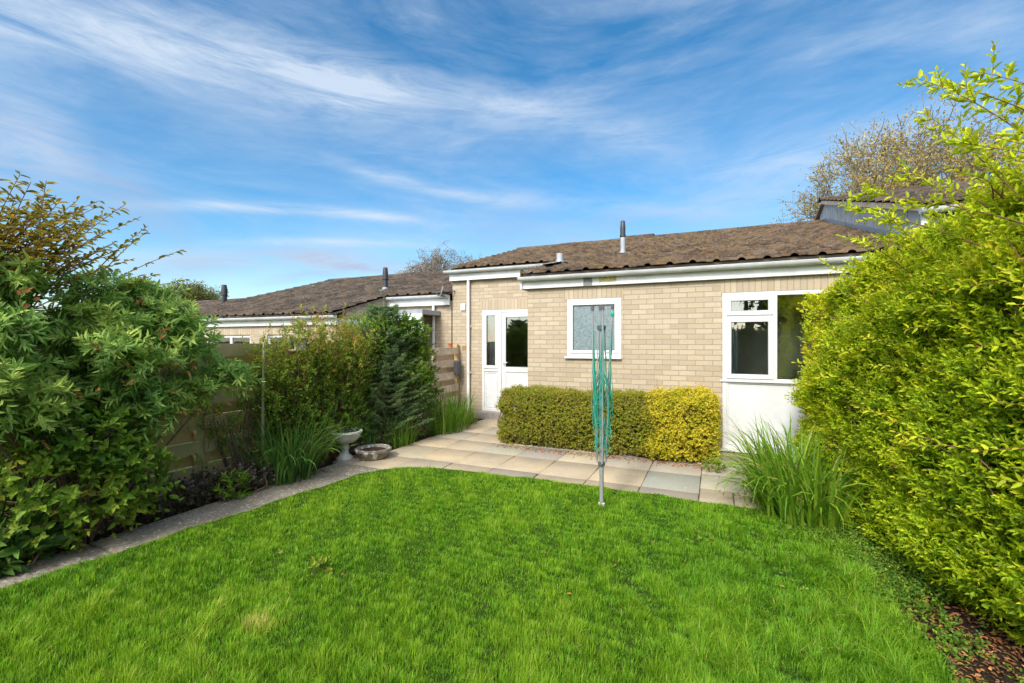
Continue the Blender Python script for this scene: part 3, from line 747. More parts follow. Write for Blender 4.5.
# satellite dish at the step in the roofs
sdh = thing('satellite_dish', (-5.42, 8.5, 2.62), 'small grey satellite dish on the brick wall beside the lower roof end', 'satellite dish')
V = []; F = []; nR, nA = 5, 20
dn = Vector((-.75,-.55,.25)).normalized(); du = dn.orthogonal().normalized(); dv = dn.cross(du)
for r_ in range(nR+1):
    for a_ in range(nA):
        t = 2*PI*a_/nA; rr_ = .13*r_/nR; p = Vector((-5.40,8.42,2.70))+du*math.cos(t)*rr_+dv*math.sin(t)*rr_+dn*(rr_**2*1.4); V.append(tuple(p))
for r_ in range(nR):
    for a_ in range(nA): F.append((r_*nA+a_, r_*nA+(a_+1) % nA, (r_+1)*nA+(a_+1) % nA, (r_+1)*nA+a_))
dob = npmesh('reflector', np.array(V), [np.array(F)], M['greyp'], sdh, smooth=True)
m = dob.modifiers.new('solid', 'SOLIDIFY'); m.thickness = .006
MB().tube([(-5.36,8.46,2.60),(-5.46,8.32,2.62),(-5.53,8.30,2.72)],.010,8).tube([(-5.53,8.30,2.72),(-5.56,8.28,2.76)],.020,8).build('feed_arm', M['darkbox'], sdh)
MB().tube([(-5.25,8.69,2.74),(-5.36,8.46,2.70),(-5.38,8.44,2.70)],.014,8).build('wall_mount', M['darkbox'], sdh)
H2 = neighbour(XL-7.6, -1.04, 1.73, 'lowest dark roofed bungalow at the far left end of the terrace', (-16.5, 9, 0))
flue('flue', -12.98, 8.6, roofz(8.6, -1.04), .95, .07, M['black'], 'black flue leaning slightly', H2, tilt=.12)

# ---- right neighbour steps up, its verge wall hung with grey slates
H3 = thing('bungalow', (6, 9, 0), 'taller neighbouring bungalow with grey slate cladding on its gable, behind the bright hedge', 'bungalow')
dz = .52; x0 = XR+.03
m_ = MB(); m_.box(x0, x0+7.4, WY, WY+.28, -.06, 2.6+dz); m_.box(x0, x0+.28, WY+.281, 17.7, -.06, 2.6); m_.box(x0+7.1, x0+7.4, WY+.281, 17.7, -.06, 2.9); m_.build('wall', M['brick'], H3)
m_ = MB()
yy = 6.95
while yy < 12.5:
    y2 = min(yy+.62, 12.5)
    m_.extr([(yy+.014, roofz(yy)+.05), (y2-.014, roofz(y2)+.05), (y2-.014, roofz(y2, dz)-.05), (yy+.014, roofz(yy, dz)-.05)], x0-.035, x0-.02, 'x'); yy = y2
m_.extr([(12.51, roofz(12.5)+.02), (13.3, roofz(11.7)+.02), (13.0, roofz(12.0, dz)-.05), (12.51, roofz(12.5, dz)-.05)], x0-.03, x0-.02, 'x')
cl_ = m_.build('gable_cladding', M['clad'], H3)
MB().extr([(6.93, roofz(6.93)), (12.5, roofz(12.5)), (18.0, roofz(7.0)), (18.0, roofz(7.0, dz)), (12.5, roofz(12.5, dz)-.05), (6.93, roofz(6.93, dz)-.05)], x0-.019, x0+.25, 'x').build('gable', M['darkbox'], H3)
MB().extr([(6.9, roofz(6.9)+.02), (12.5, roofz(12.5)+.03), (12.5, roofz(12.5)+.11), (6.9, roofz(6.9)+.10)], x0-.055, x0-.04, 'x').build('flashing', M['lead'], H3)
MB().box(x0-.1, x0+7.4, WY-.065, WY-.035, 2.485+dz, 2.665+dz).build('fascia', M['fascia'], H3)
gutter(H3, x0-.12, x0+7.4, WY-.128, 2.668+dz, M['gutter'])
rf_ = under(x0-.10, x0+7.4, 6.93, 6.93, dz, H3).build('roof', mat_under, H3)
tiled('roof_tiles', x0-.14, x0+7.4, 6.86, 12.46, lambda y: roofz(y, dz), M['tile_left'], rf_); ridge(x0-.14, x0+7.4, 12.5, roofz(12.5, dz)+.02, M['tile_left'], rf_)
MB().extr([(6.88, roofz(6.88, dz)-.08), (12.4, roofz(12.4, dz)-.08), (12.4, roofz(12.4, dz)-.0), (6.88, roofz(6.88, dz)-.0)], x0-.12, x0-.09, 'x').build('verge_board', M['fence2'], H3)

# ------------------------------------------------------------------ fence
FX = -5.16
fn = thing('wooden_fence', (FX, 4, 0), 'weathered horizontal board fence behind the left border, running to the brick wall', 'fence')
def panel(y0, y1, ztop, mat, label=None):
    m_ = MB(); z = ztop; k = 0
    while z > .08:
        t = rng.uniform(-.006, .006)
        yb = rng.uniform(-.01, .01)
        m_.box(FX+.030, FX+.050, y0+.02+yb, y1-.02+yb, z-.145+t, z+t)
        if z-.145-.03 > .05: m_.box(FX-.085, FX-.060, y0+.02, y1-.02, z-.145-.135, z-.145+.012)
        z -= .265
    m_.box(FX-.029, FX+.029, (y0+y1)/2-.035, (y0+y1)/2+.035, 0, ztop-.03)
    o = m_.build('fence_panel', mat, fn, .002)
    if label: o['label'] = label
posts = [8.62, 6.80, 4.98, 3.16, 1.34, -.48]
for i_, (b_, a) in enumerate(zip(posts[:-1], posts[1:])):
    panel(a, b_, 1.49 if i_ == 0 else 1.60, M['fence2'] if i_ in (0,) else M['fence'], 'paler panel beside the house' if i_ == 0 else None)
for p_ in posts: MB().box(FX-.045, FX+.028, p_-.045, p_+.045, -.05, 1.56 if p_ > 6 else 1.64).build('post', M['fence'], fn, .004)
pt = thing('flower_pot', (FX+.0, 8.35, 1.49), 'small terracotta pot on top of the fence by the brick wall', 'flower pot')
MB().lathe([(.035,0),(.05,.075),(.058,.075),(.058,.1),(.047,.1),(.04,.06)], (FX, 8.35, 1.49), 16).build('pot', M['red'], pt, smooth=True)
bx = thing('hose_box', (FX+.09, 8.5, .95), 'small dark box fixed to the end of the fence near the wall', 'wall box')
MB().box(FX+.052, FX+.13, 8.42, 8.60, .90, 1.20).build('casing', M['darkbox'], bx, .012); MB().box(FX+.06, FX+.12, 8.412, 8.419, .93, 1.16).build('lid', M['darkbox'], bx, .004)

# ------------------------------------------------------------------ rotary clothes airer (folded)
ax, ay = -1.005, 4.40
ra = thing('rotary_airer', (ax, ay, 0), 'folded rotary clothes airer with green lines standing in the lawn', 'clothes airer')
MB().tube([(ax,ay,.02),(ax,ay,1.0)],.021,16).build('pole', M['alu'], ra, smooth=True)
MB().tube([(ax,ay,1.0),(ax,ay,1.76)],.017,16).build('inner_pole', M['alu'], ra, smooth=True)
MB().lathe([(.034,-.02),(.034,.05),(.026,.055)], (ax,ay,0), 16).build('ground_socket', M['stonew'], ra, smooth=True)
hb = MB().lathe([(.022,-.02),(.042,-.015),(.042,.02),(.022,.03)], (ax,ay,1.75), 16)
hb.build('hub', M['darkbox'], ra, smooth=True)
MB().lathe([(.022,0),(.034,.004),(.034,.035),(.024,.04)], (ax,ay,.41), 16).build('lower_collar', M['darkbox'], ra, smooth=True)
angs = [math.radians(a) for a in (24, 112, 205, 292)]; tips = []
for k, t in enumerate(angs):
    rt = (.105, .08, .09, .07)[k]; ztp = (1.955, 1.95, 1.94, 1.945)[k]
    cx_, cy_ = math.cos(t), math.sin(t)
    p0 = (ax+cx_*.04, ay+cy_*.04, .44); p1 = (ax+cx_*.075, ay+cy_*.075, 1.2); p2 = (ax+cx_*rt, ay+cy_*rt, ztp); tips.append((p0, p1, p2))
    am = MB().tube([p0, p1, p2], .0095, 8).build('arm', M['alu'], ra, smooth=True)
    MB().tube([(p2[0], p2[1], p2[2]-.02), (p2[0], p2[1], p2[2]+.03)], .016, 8).build('end_cap', M['seal'], am)
    q = (ax+cx_*.02, ay+cy_*.02, 1.74); mm = tuple(p1[i_]*.55+p2[i_]*.45 for i_ in range(3))
    MB().tube([(ax+cx_*.03, ay+cy_*.03, 1.74), (ax+cx_*.055, ay+cy_*.055, 1.0)], .006, 6).build('strut', M['alu'], ra)
MB().lathe([(.010,0),(.019,.012),(.019,.04),(.01,.05)], (tips[0][2][0], tips[0][2][1], 1.86), 12).build('cord_lock', M['lime'], ra, smooth=True)
cm = MB(); r2 = np.random.default_rng(3)
for k in range(4):
    a0, a1, a2 = [Vector(p) for p in tips[k]]; b0, b1, b2 = [Vector(p) for p in tips[(k+1) % 4]]
    for j in range(11):
        s_ = .16+j*.066
        def on(p0, p1, p2, s): 
            return p0.lerp(p1, min(1, s*2)) if s < .5 else p1.lerp(p2, (s-.5)*2)
        A = on(a0, a1, a2, s_); B = on(b0, b1, b2, s_)
        mid_ = (A+B)/2; out = Vector((mid_.x-ax, mid_.y-ay, 0)); out = out.normalized() if out.length > .001 else Vector((1,0,0))
        drop = r2.uniform(.16, .48)*(s_+.25); drop = min(drop, A.z-.44)
        wob = r2.uniform(.01, .085)*(1.2-s_); pts = []
        for q in range(11):
            u_ = q/10; c = A.lerp(B, u_)
            c.z -= drop*(1-(2*u_-1)**2)**.6; c += out*wob*math.sin(PI*u_)
            pts.append(c)
        cm.tube(pts, .0030, 5)
for k in range(4):
    a0, a1, a2 = [Vector(p) for p in tips[k]]
    for j in range(9):
        o1 = Vector((r2.normal(0, .010), r2.normal(0, .010), 0)); o2 = Vector((r2.normal(0, .030), r2.normal(0, .030), 0)); ed = r2.uniform(.35, 1)
        pts = []
        for q in range(15):
            t = q/14*ed; c = a2.lerp(a1, t*2) if t < .5 else a1.lerp(a0, (t-.5)*2)
            pts.append(c+o1*math.sin(t*PI*.9)+o2*max(0, math.sin((t-.25)*PI/.8))**2)
        cm.tube(pts, .0030, 5)
cm.build('washing_line', M['cord'], ra)

# ------------------------------------------------------------------ birdbath, planter, stake, feeder
bbx, bby = -4.68, 4.82
bb = thing('birdbath', (bbx, bby, 0), 'low white stone birdbath leaning among the border plants', 'birdbath')
MB().lathe([(.10,-.02),(.115,0),(.115,.035),(.09,.06),(.055,.09),(.048,.13),(.06,.17),(.05,.20),(.045,.24)], (bbx,bby,-.02), 28).build('pedestal', M['stonew'], bb, smooth=True)
MB().lathe([(.06,.215),(.13,.235),(.18,.285),(.205,.345),(.225,.365),(.225,.385),(.205,.39),(.18,.35),(.12,.315),(.02,.30)], (bbx+.01,bby,0), 36, lambda t, z: 1+.015*math.cos(t*12)).build('bowl', M['stonew'], bb, smooth=True)
plx, ply = -4.36, 5.02
pl = thing('stone_planter', (plx, ply, 0), 'round patchy stone planter full of bare earth on the path corner', 'planter')
MB().lathe([(.17,0),(.19,.01),(.225,.09),(.245,.105),(.245,.135),(.225,.14),(.205,.125),(.19,.085),(.02,.08)], (plx,ply,0), 48, lambda t, z: 1+(.035*math.cos(t*10) if z > .08 else .015*math.cos(t*10))).build('bowl', M['planter'], pl, smooth=True)
MB().lathe([(.01,.085),(.10,.112),(.18,.104),(.2,.09)][::-1], (plx,ply,0), 24).build('soil', M['soil'], pl, smooth=True)
stk = thing('garden_stake', (-4.88, 3.72, 0), 'pale upright wooden stake in the left border', 'stake')
MB().tube([(-4.88,3.72,-.05),(-4.875,3.715,.8),(-4.865,3.72,1.60)], [.017,.016,.013], 8).build('stake', M['stake'], stk, smooth=True)
bf = thing('bird_feeder', (-4.9, 4.22, 0), 'small wooden bird feeder on a thin green pole among shrubs', 'bird feeder')
MB().tube([(-4.9,4.22,-.05),(-4.9,4.22,1.5)], .012, 8).build('pole', simple('green_pole', (.03,.10,.07), .5), bf)
MB().box(-5.0,-4.80,4.12,4.32,1.5,1.52).build('tray', M['fence2'], bf, .004)
MB().box(-4.96,-4.945,4.14,4.30,1.52,1.66).box(-4.855,-4.84,4.14,4.30,1.52,1.66).each('side', M['stonew'], bf)
MB().box(-4.935,-4.865,4.17,4.27,1.522,1.64).build('seed_tube', M['roomdark'], bf)
MB().extr([(-4.98,1.655),(-4.9,1.70),(-4.82,1.655),(-4.82,1.665),(-4.9,1.715),(-4.98,1.665)], 4.15, 4.30, 'y').build('roof', M['stake'], bf)
#SPLIT2
# ------------------------------------------------------------------ foliage
def nrm(v): return v/np.maximum(np.linalg.norm(v, axis=-1, keepdims=True), 1e-9)
def perp(d):
    a = np.where(np.abs(d[:, 2:3]) < .9, np.array([[0,0,1.]]), np.array([[1.,0,0]])); return nrm(np.cross(d, a))
def leafmesh(P, D, Nn, L, W, T, full=True, fold=.25, curl=.15):
    """P base, D axis, Nn upper normal; returns V,F,tints"""
    D = nrm(D); S = nrm(np.cross(D, Nn)); U = np.cross(S, D); n = len(P); L = L[:, None]; W = W[:, None]
    if full:
        a = [P, P+D*L*.3+S*W*.46+U*W*fold, P+D*L*.68+S*W*.38+U*W*fold-U*L*curl*.35, P+D*L-U*L*curl, P+D*L*.68-S*W*.38+U*W*fold-U*L*curl*.35, P+D*L*.3-S*W*.46+U*W*fold]
        V = np.stack(a, 1).reshape(-1, 3); b = (np.arange(n)*6)[:, None]
        return V, np.concatenate([b+np.array([[0,1,2,3]]), b+np.array([[0,3,4,5]])]), np.repeat(T, 6)
    a = [P, P+D*L*.45+S*W*.5+U*W*fold, P+D*L-U*L*curl, P+D*L*.45-S*W*.5+U*W*fold]
    V = np.stack(a, 1).reshape(-1, 3); b = (np.arange(n)*4)[:, None]
    return V, np.concatenate([b+np.array([[0,1,2]]), b+np.array([[0,2,3]])]), np.repeat(T, 4)
def sticks(P0, P1, r0, r1):
    """3-sided tapered sticks"""
    d = nrm(P1-P0); a = perp(d); c = np.cross(d, a); n = len(P0); rows = []
    for P, r in ((P0, r0), (P1, r1)):
        for k in range(3):
            t = 2*PI*k/3; rows.append(P+(a*math.cos(t)+c*math.sin(t))*np.reshape(r, (-1, 1)))
    V = np.stack(rows, 1).reshape(-1, 3); b = (np.arange(n)*6)[:, None]
    return V, np.concatenate([b+np.array([[k, (k+1) % 3, 3+(k+1) % 3, 3+k]]) for k in range(3)])
def shoots(P, D, Ls, nn, leafL, leafW, tint, ang=.8, opp=True, droop=.0, t0=.15, full=True, tipgrow=0, jitter=.25, curl=.15, fold=.25):
    """leafy shoots: nn nodes along each, leaves in crossed pairs"""
    n = len(P); D = nrm(D); A = perp(D); B = np.cross(D, A); ph0 = rng.uniform(0, 2*PI, n)
    LP, LD, LN, LL, LW, LT = [], [], [], [], [], []
    for j in range(nn):
        t = t0+(1-t0)*j/max(1, nn-1)
        C = P+D*(Ls*t)[:, None]; C[:, 2] -= droop*Ls*t*t
        for s in ((0, 1) if opp else (0,)):
            ph = ph0+(j*PI/2 if opp else j*2.4)+s*PI+rng.normal(0, jitter, n)
            an = (ang*(1-.45*t)+rng.normal(0, .15, n))[:, None]
            pr = A*np.cos(ph)[:, None]+B*np.sin(ph)[:, None]
            d = D*np.cos(an)+pr*np.sin(an); d[:, 2] -= droop*t*.8; d = nrm(d); nn_ = nrm(D*np.sin(an)-pr*np.cos(an)+rng.normal(0, .2, (n, 3)))
            LP.append(C); LD.append(d); LN.append(nn_)
            sz = (.75+.5*math.sin(PI*min(1, t*.9+.1)))*rng.uniform(.75, 1.2, n)
            LL.append(leafL*sz); LW.append(leafW*sz); LT.append(tint+tipgrow*t+rng.normal(0, .06, n))
    cat = np.concatenate
    V, F, T = leafmesh(cat(LP), cat(LD), cat(LN), cat(LL), cat(LW), np.clip(cat(LT), 0, 1), full, fold, curl)
    E = P+D*Ls[:, None]; E[:, 2] -= droop*Ls
    return V, F, T, E
def merge(parts):
    V = []; F = {}; T = []; o = 0
    for v, f, t in parts:
        V.append(v); F.setdefault(f.shape[1], []).append(f+o); T.append(t); o += len(v)
    return np.concatenate(V), [np.concatenate(x) for x in F.values()], np.concatenate(T)
def blob_pts(ells, n, depth=.35, noise_amp=.12, seed=0, zmin=.0):
    """points and outward directions in the outer shell of a union of ellipsoids (cx,cy,cz,rx,ry,rz)"""
    w_ = np.array([e[3]*e[4]+e[4]*e[5]+e[3]*e[5] for e in ells]); idx = rng.choice(len(ells), n, p=w_/w_.sum())
    E = np.array(ells)[idx]; d = nrm(rng.normal(0, 1, (n, 3)))
    bumpy = 1+noise_amp*vn(d[:, 0]*2.3+E[:, 0], d[:, 1]*2.3+d[:, 2]*2.9, 1.3, seed)
    r = (1-depth*rng.uniform(0, 1, n)**1.4)*bumpy
    P = E[:, :3]+d*E[:, 3:]*r[:, None]; nd = nrm(d/E[:, 3:])
    ok = P[:, 2] > zmin
    for e in ells:
        q = (P-np.array(e[:3]))/np.array(e[3:]); ok &= (np.linalg.norm(q, axis=1) > (.62 if len(ells) < 30 else .12))
    return P[ok], nd[ok], r[ok]
BASEUP = np.array([0,0,1.])

def lumpy(ells, n, rmin, rmax, flat=.6, inner=.35, seed=1, zmin=.8):
    """split big ellipsoids into many small leafy sprays so the outline breaks up"""
    r = np.random.default_rng(seed); w_ = np.array([e[3]*e[4]*e[5] for e in ells])**.7; out = []
    while len(out) < n:
        e = ells[r.choice(len(ells), p=w_/w_.sum())]; d = nrm(r.normal(0, 1, 3)); rad = 1-inner*r.uniform()**1.5
        c = np.array(e[:3])+d*np.array(e[3:])*rad*.88; q = r.uniform(rmin, rmax)
        if c[2] > zmin: out.append((c[0], c[1], c[2], q, q*r.uniform(.8, 1.3), q*flat))
    return out
def bush(name, label, cat, base, ells, n, Ls, nn, leafL, leafW, mat, tint=.4, up=.5, group=None, twig='twig', depth=.4, opp=True, droop=0., ang=.8, stems=8, tipgrow=.25, full=True, tint_noise=.2, sd=1, noise_amp=.14, zmin=.02, curl=.15, th=None):
    t_ = th or thing(name, base, label, cat, group)
    P, nd, r = blob_pts(ells, n, depth, noise_amp, sd, zmin)
    D = nrm(nd*(1-up)+BASEUP*up+rng.normal(0, .28, P.shape))
    L_ = Ls*rng.uniform(.6, 1.35, len(P))
    tn = tint+tint_noise*vn(P[:, 0]*1.5, P[:, 1]*1.5+P[:, 2]*2, 1.6, sd+40)+rng.normal(0, .08, len(P))
    V, F, T, E = shoots(P-D*L_[:, None]*.35, D, L_, nn, leafL, leafW, tn, ang, opp, droop, full=full, tipgrow=tipgrow, curl=curl)
    npmesh('foliage', V, [F], mat, t_, attrs={'tint': T})
    m = rng.uniform(0, 1, len(P)) < .6
    P0 = (P-D*L_[:, None]*.9)[m]; v, f = sticks(P0, E[m]*.98+P[m]*.02, np.full(m.sum(), leafW*.09+.0012), np.full(m.sum(), .0008))
    # main stems from the base into the crown
    mb_ = MB(); bs = Vector(base)
    for k in range(stems):
        e = ells[k % len(ells)]; dd = rng.normal(0, .45, 3)
        tip = Vector((e[0]+dd[0]*e[3], e[1]+dd[1]*e[4], e[2]+abs(dd[2])*e[5]))
        s0 = bs+Vector((rng.uniform(-.08, .08), rng.uniform(-.08, .08), -.05)); mid_ = s0.lerp(tip, .5)+Vector(tuple(rng.normal(0, .05, 3)))
        mb_.tube([s0, s0.lerp(mid_, .5), mid_, tip], [.014, .012, .009, .003], 6)
    sv = np.array(mb_.v) if mb_.v else np.zeros((0, 3)); sf = np.array([q for q in mb_.f if len(q) == 4])
    Vs = np.concatenate([v, sv]); npmesh('stems', Vs, [np.concatenate([f, sf+len(v)])] if len(sf) else [f], M[twig], t_)
    return t_

def clump(name, label, cat, base, n, H, Wd, spread, mat, group=None, lean=(.1, 1.0), tint=.4, R=.12, nseg=7, th=None, dirbias=None, part='leaves'):
    t_ = th or thing(name, base, label, cat, group)
    a = rng.uniform(0, 2*PI, n); rr_ = R*np.sqrt(rng.uniform(0, 1, n))
    P = np.stack([base[0]+rr_*np.cos(a)*spread[0], base[1]+rr_*np.sin(a)*spread[1], np.full(n, base[2]-.02)], -1)
    az_ = a+rng.normal(0, .5, n)
    if dirbias is not None: az_ = np.where(rng.uniform(0, 1, n) < .35, dirbias+rng.normal(0, .6, n), az_)
    ln = rng.uniform(lean[0], lean[1], n)**1.2
    h_ = H*rng.uniform(.55, 1.1, n)
    # arching: integrate direction
    d = np.stack([np.cos(az_), np.sin(az_), np.zeros(n)], -1); s = np.stack([-np.sin(az_), np.cos(az_), np.zeros(n)], -1)
    tw = rng.normal(0, .5, n)[:, None]; s = nrm(s*np.cos(tw)+BASEUP*np.sin(tw)*.5)
    C = P.copy(); rows = []; th0 = ln*.25; bend = ln*1.5*rng.uniform(.7, 1.3, n)
    for k in range(nseg+1):
        t = k/nseg; wd = (Wd*rng.uniform(.98, 1.02)*(1-t**2.2)*(.6+.4*min(1, t*4)))
        if k < nseg: rows += [C-s*wd*.5, C+s*wd*.5]
        else: rows.append(C.copy())
        thk = th0+bend*t*t
        C = C+(d*np.sin(thk)[:, None]+BASEUP*np.cos(thk)[:, None])*(h_/nseg)[:, None]
    m = 2*nseg+1; V = np.stack(rows, 1).reshape(-1, 3); V[:, 2] = np.maximum(V[:, 2], base[2]-.03); b = (np.arange(n)*m)[:, None]
    F = [b+np.array([[2*k, 2*k+1, 2*k+3, 2*k+2]]) for k in range(nseg-1)]
    F = [np.concatenate(F), b+np.array([[2*nseg-2, 2*nseg-1, 2*nseg]])]
    T = np.repeat(np.clip(tint+rng.normal(0, .16, n)+np.where(rng.uniform(0, 1, n) < .05, .5, 0), 0, 1), m)
    npmesh(part, V, F, mat, t_, attrs={'tint': T}); return t_

LM = {}
LM['privet'] = leafmat('privet_leaf', [(0, (.04,.11,.008)), (.3, (.15,.28,.010)), (.6, (.36,.49,.012)), (.85, (.57,.62,.02)), (1, (.66,.56,.04))])
LM['box'] = leafmat('hedge_leaf', [(0, (.04,.09,.012)), (.35, (.13,.21,.018)), (.7, (.28,.36,.025)), (1, (.40,.38,.05))])
LM['gold'] = leafmat('golden_leaf', [(0, (.07,.14,.015)), (.35, (.26,.32,.02)), (.65, (.56,.54,.03)), (1, (.72,.62,.07))])
LM['budd'] = leafmat('buddleia_leaf', [(0, (.07,.15,.04)), (.35, (.18,.33,.08)), (.65, (.33,.50,.12)), (1, (.50,.60,.14))], rough=.55, trans=.4)
LM['bronze'] = leafmat('bronze_leaf', [(0, (.14,.15,.025)), (.4, (.32,.27,.03)), (.7, (.44,.31,.035)), (1, (.46,.22,.04))])
LM['rose'] = leafmat('bright_leaf', [(0, (.045,.13,.02)), (.4, (.13,.26,.025)), (.75, (.27,.37,.035)), (1, (.52,.42,.05))])
LM['dark'] = leafmat('dark_leaf', [(0, (.025,.07,.015)), (.5, (.07,.16,.03)), (1, (.15,.27,.05))])
LM['spruce'] = leafmat('spruce_needle', [(0, (.035,.09,.035)), (.5, (.10,.21,.08)), (1, (.26,.38,.12))])
LM['strap'] = leafmat('strap_leaf', [(0, (.03,.09,.02)), (.4, (.08,.20,.035)), (.7, (.18,.31,.05)), (1, (.40,.38,.12))], rough=.4)
LM['strapb'] = leafmat('bright_strap_leaf', [(0, (.05,.15,.012)), (.4, (.15,.30,.02)), (.7, (.28,.42,.03)), (1, (.56,.48,.16))], rough=.5)
LM['purple'] = leafmat('purple_leaf', [(0, (.05,.025,.03)), (.4, (.11,.055,.07)), (.7, (.10,.13,.04)), (.85, (.24,.14,.19)), (1, (.46,.30,.38))])
LM['nand'] = leafmat('twiggy_leaf', [(0, (.06,.14,.02)), (.4, (.17,.30,.03)), (.75, (.32,.40,.04)), (1, (.48,.26,.06))])
LM['flower'] = leafmat('dry_flower', [(0, (.30,.12,.03)), (1, (.45,.22,.08))], rough=.9, trans=.1)
LM['litter'] = leafmat('fallen_leaf', [(0, (.14,.07,.035)), (.4, (.30,.15,.07)), (.75, (.50,.17,.04)), (1, (.60,.38,.16))], rough=.8, trans=.1)
LM['spring'] = leafmat('spring_tree_leaf', [(0, (.26,.19,.06)), (.5, (.48,.36,.10)), (1, (.56,.46,.16))], trans=.4)
LM['bare'] = leafmat('bud_leaf', [(0, (.22,.16,.10)), (1, (.38,.29,.18))], trans=.2)
LM['far'] = leafmat('far_tree_leaf', [(0, (.10,.13,.02)), (1, (.24,.24,.05))])
LM['back'] = leafmat('back_tree_leaf', [(0, (.07,.10,.025)), (1, (.20,.24,.06))])

# ---- right hedge: long privet, loose shoots, cut face towards the lawn
def priv_hedge():
    t_ = thing('privet_hedge', (2.0, 4.2, 0), 'tall overgrown yellow green privet hedge filling the right side of the garden', 'hedge')
    def face_x(y, z):    # X of the face that looks to the lawn
        base = np.interp(y, [1.0, 2.6, 3.4, 4.6, 5.6, 6.5], [1.52, 1.60, 1.36, 1.20, 1.02, .98])
        prof = np.interp(z, [0, .35, .9, 1.5, 2.0, 2.4, 2.9], [.03, -.02, -.05, -.02, .10, .30, .70])
        return base+.06+prof+.11*vn(y*1.2, z*1.7, 1.5, 5)+.055*vn(y*2.2, z*2.8, 2.4, 6)
    def top_z(y): return np.interp(y, [1.0, 2.6, 3.6, 4.8, 5.6, 6.5], [2.95, 2.82, 2.70, 2.46, 2.22, 2.05])
    n = 15500
    y = rng.uniform(1.9, 6.45, n); z = rng.uniform(.08, 1, n)**.85*top_z(y)
    dep = np.abs(rng.normal(0, .13, n)); x = face_x(y, z)+dep
    out = np.stack([-np.ones(n), np.full(n, -.25), .35+.5*(z/2.4)**2], -1)
    # top
    n2 = 5200; y2 = rng.uniform(1.9, 6.4, n2); z2 = top_z(y2)+.08*vn(y2*2, y2*0+1, 2, 9)-np.abs(rng.normal(0, .12, n2)); x2 = rng.uniform(0, 1, n2)**1.3*1.2+face_x(y2, top_z(y2))-.05
    out2 = np.stack([np.full(n2, -.35), np.full(n2, -.15), np.ones(n2)], -1)
    # far end, looking to the house, and near end
    n3 = 1800; x3 = rng.uniform(1.0, 2.3, n3); z3 = rng.uniform(.05, 2.15, n3); y3 = 6.45-np.abs(rng.normal(0, .1, n3))
    out3 = np.stack([np.full(n3, -.4), np.full(n3, .6), np.full(n3, .5)], -1)
    P = np.concatenate([np.stack([x, y, z], -1), np.stack([x2, y2, z2], -1), np.stack([x3, y3, z3], -1)])
    D = nrm(np.concatenate([out, out2, out3]))
    gap = vn(P[:, 1]*2.4, P[:, 2]*3.1, 2.2, 91)+rng.normal(0, .15, len(P)) > .62
    P[gap, 0] += .10
    D = nrm(D+rng.normal(0, .38, D.shape)+np.array([0,-.05,.22]))
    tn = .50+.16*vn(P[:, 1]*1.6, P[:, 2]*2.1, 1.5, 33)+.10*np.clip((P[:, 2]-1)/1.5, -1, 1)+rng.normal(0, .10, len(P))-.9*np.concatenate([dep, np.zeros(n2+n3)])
    Ls = rng.uniform(.10, .28, len(P))
    parts = []
    V, F, T, E = shoots(P-D*Ls[:, None]*.5, D, Ls, 6, .043, .0165, tn, .85, tipgrow=.28, full=True, curl=.12)
    parts.append((V, F, T))
    # inner mass
    # skirts: low growth reaching the ground
    n5 = 2600; y5 = rng.uniform(2.0, 6.3, n5); z5 = rng.uniform(.0, .5, n5); x5 = face_x(y5, z5)-rng.uniform(-.10, .10, n5); P5 = np.stack([x5, y5, z5], -1); D5 = nrm(np.array([[-1, -.2, .45]])+rng.normal(0, .5, (n5, 3))); L5 = rng.uniform(.08, .2, n5)
    V7, F7, T7, E7 = shoots(P5-D5*L5[:, None]*.5, D5, L5, 5, .040, .016, np.full(n5, .45)+rng.normal(0, .12, n5), .9, tipgrow=.2, full=False)
    parts.append((V7, F7, T7))
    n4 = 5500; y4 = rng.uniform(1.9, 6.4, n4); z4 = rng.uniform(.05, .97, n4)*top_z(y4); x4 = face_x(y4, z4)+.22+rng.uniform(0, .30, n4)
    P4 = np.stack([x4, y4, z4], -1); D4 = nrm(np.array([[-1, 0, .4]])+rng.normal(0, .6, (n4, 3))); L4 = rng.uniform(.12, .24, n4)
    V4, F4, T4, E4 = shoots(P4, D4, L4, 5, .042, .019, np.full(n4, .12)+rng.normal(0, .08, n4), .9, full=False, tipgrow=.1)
    parts.append((V4, F4, T4))
    # long wayward sprays along the top and upper face
    sp0 = []; sp1 = []; mb_ = MB(); SP = []; SD = []; ST = []
    specs = [((1.75,3.0,2.40), (-.615,.35,.86), 1.10), ((1.85,2.95,2.42), (-.60,.24,.76), .98), ((1.7,3.6,2.35), (-.50,.11,.86), .98), ((1.6,3.8,2.25), (-.42,.12,.66), .78), ((1.5,4.1,2.05), (-.40,0,.64), .74), ((1.45,4.4,2.05), (-.42,.05,.48), .62), ((1.9,3.1,2.4), (-.35,.2,.85), .85),
             ((1.62,2.95,2.30), (-.50,.05,.62), 1.05), ((1.75,2.75,2.45), (-.35,-.1,.75), .9), ((1.55,3.3,2.2), (-.62,.15,.42), .85), ((1.5,3.7,2.2), (-.55,.2,.40), .8), ((1.75,3.1,2.3), (-.2,.1,.9), .7), ((1.55,4.1,2.1), (-.6,.1,.5), .55),
             ((1.4,4.5,2.05), (-.7,.1,.35), .55), ((1.35,4.9,1.9), (-.7,.2,.45), .5), ((1.2,5.5,1.8), (-.7,.1,.4), .45), ((1.9,2.5,2.4), (-.3,0,.8), .8), ((1.7,3.6,2.3), (-.15,.2,.9), .6), ((2.0,3.3,2.3), (-.1,.1,.9), .8), ((1.6,2.6,2.2), (-.6,.2,.5), .7)]
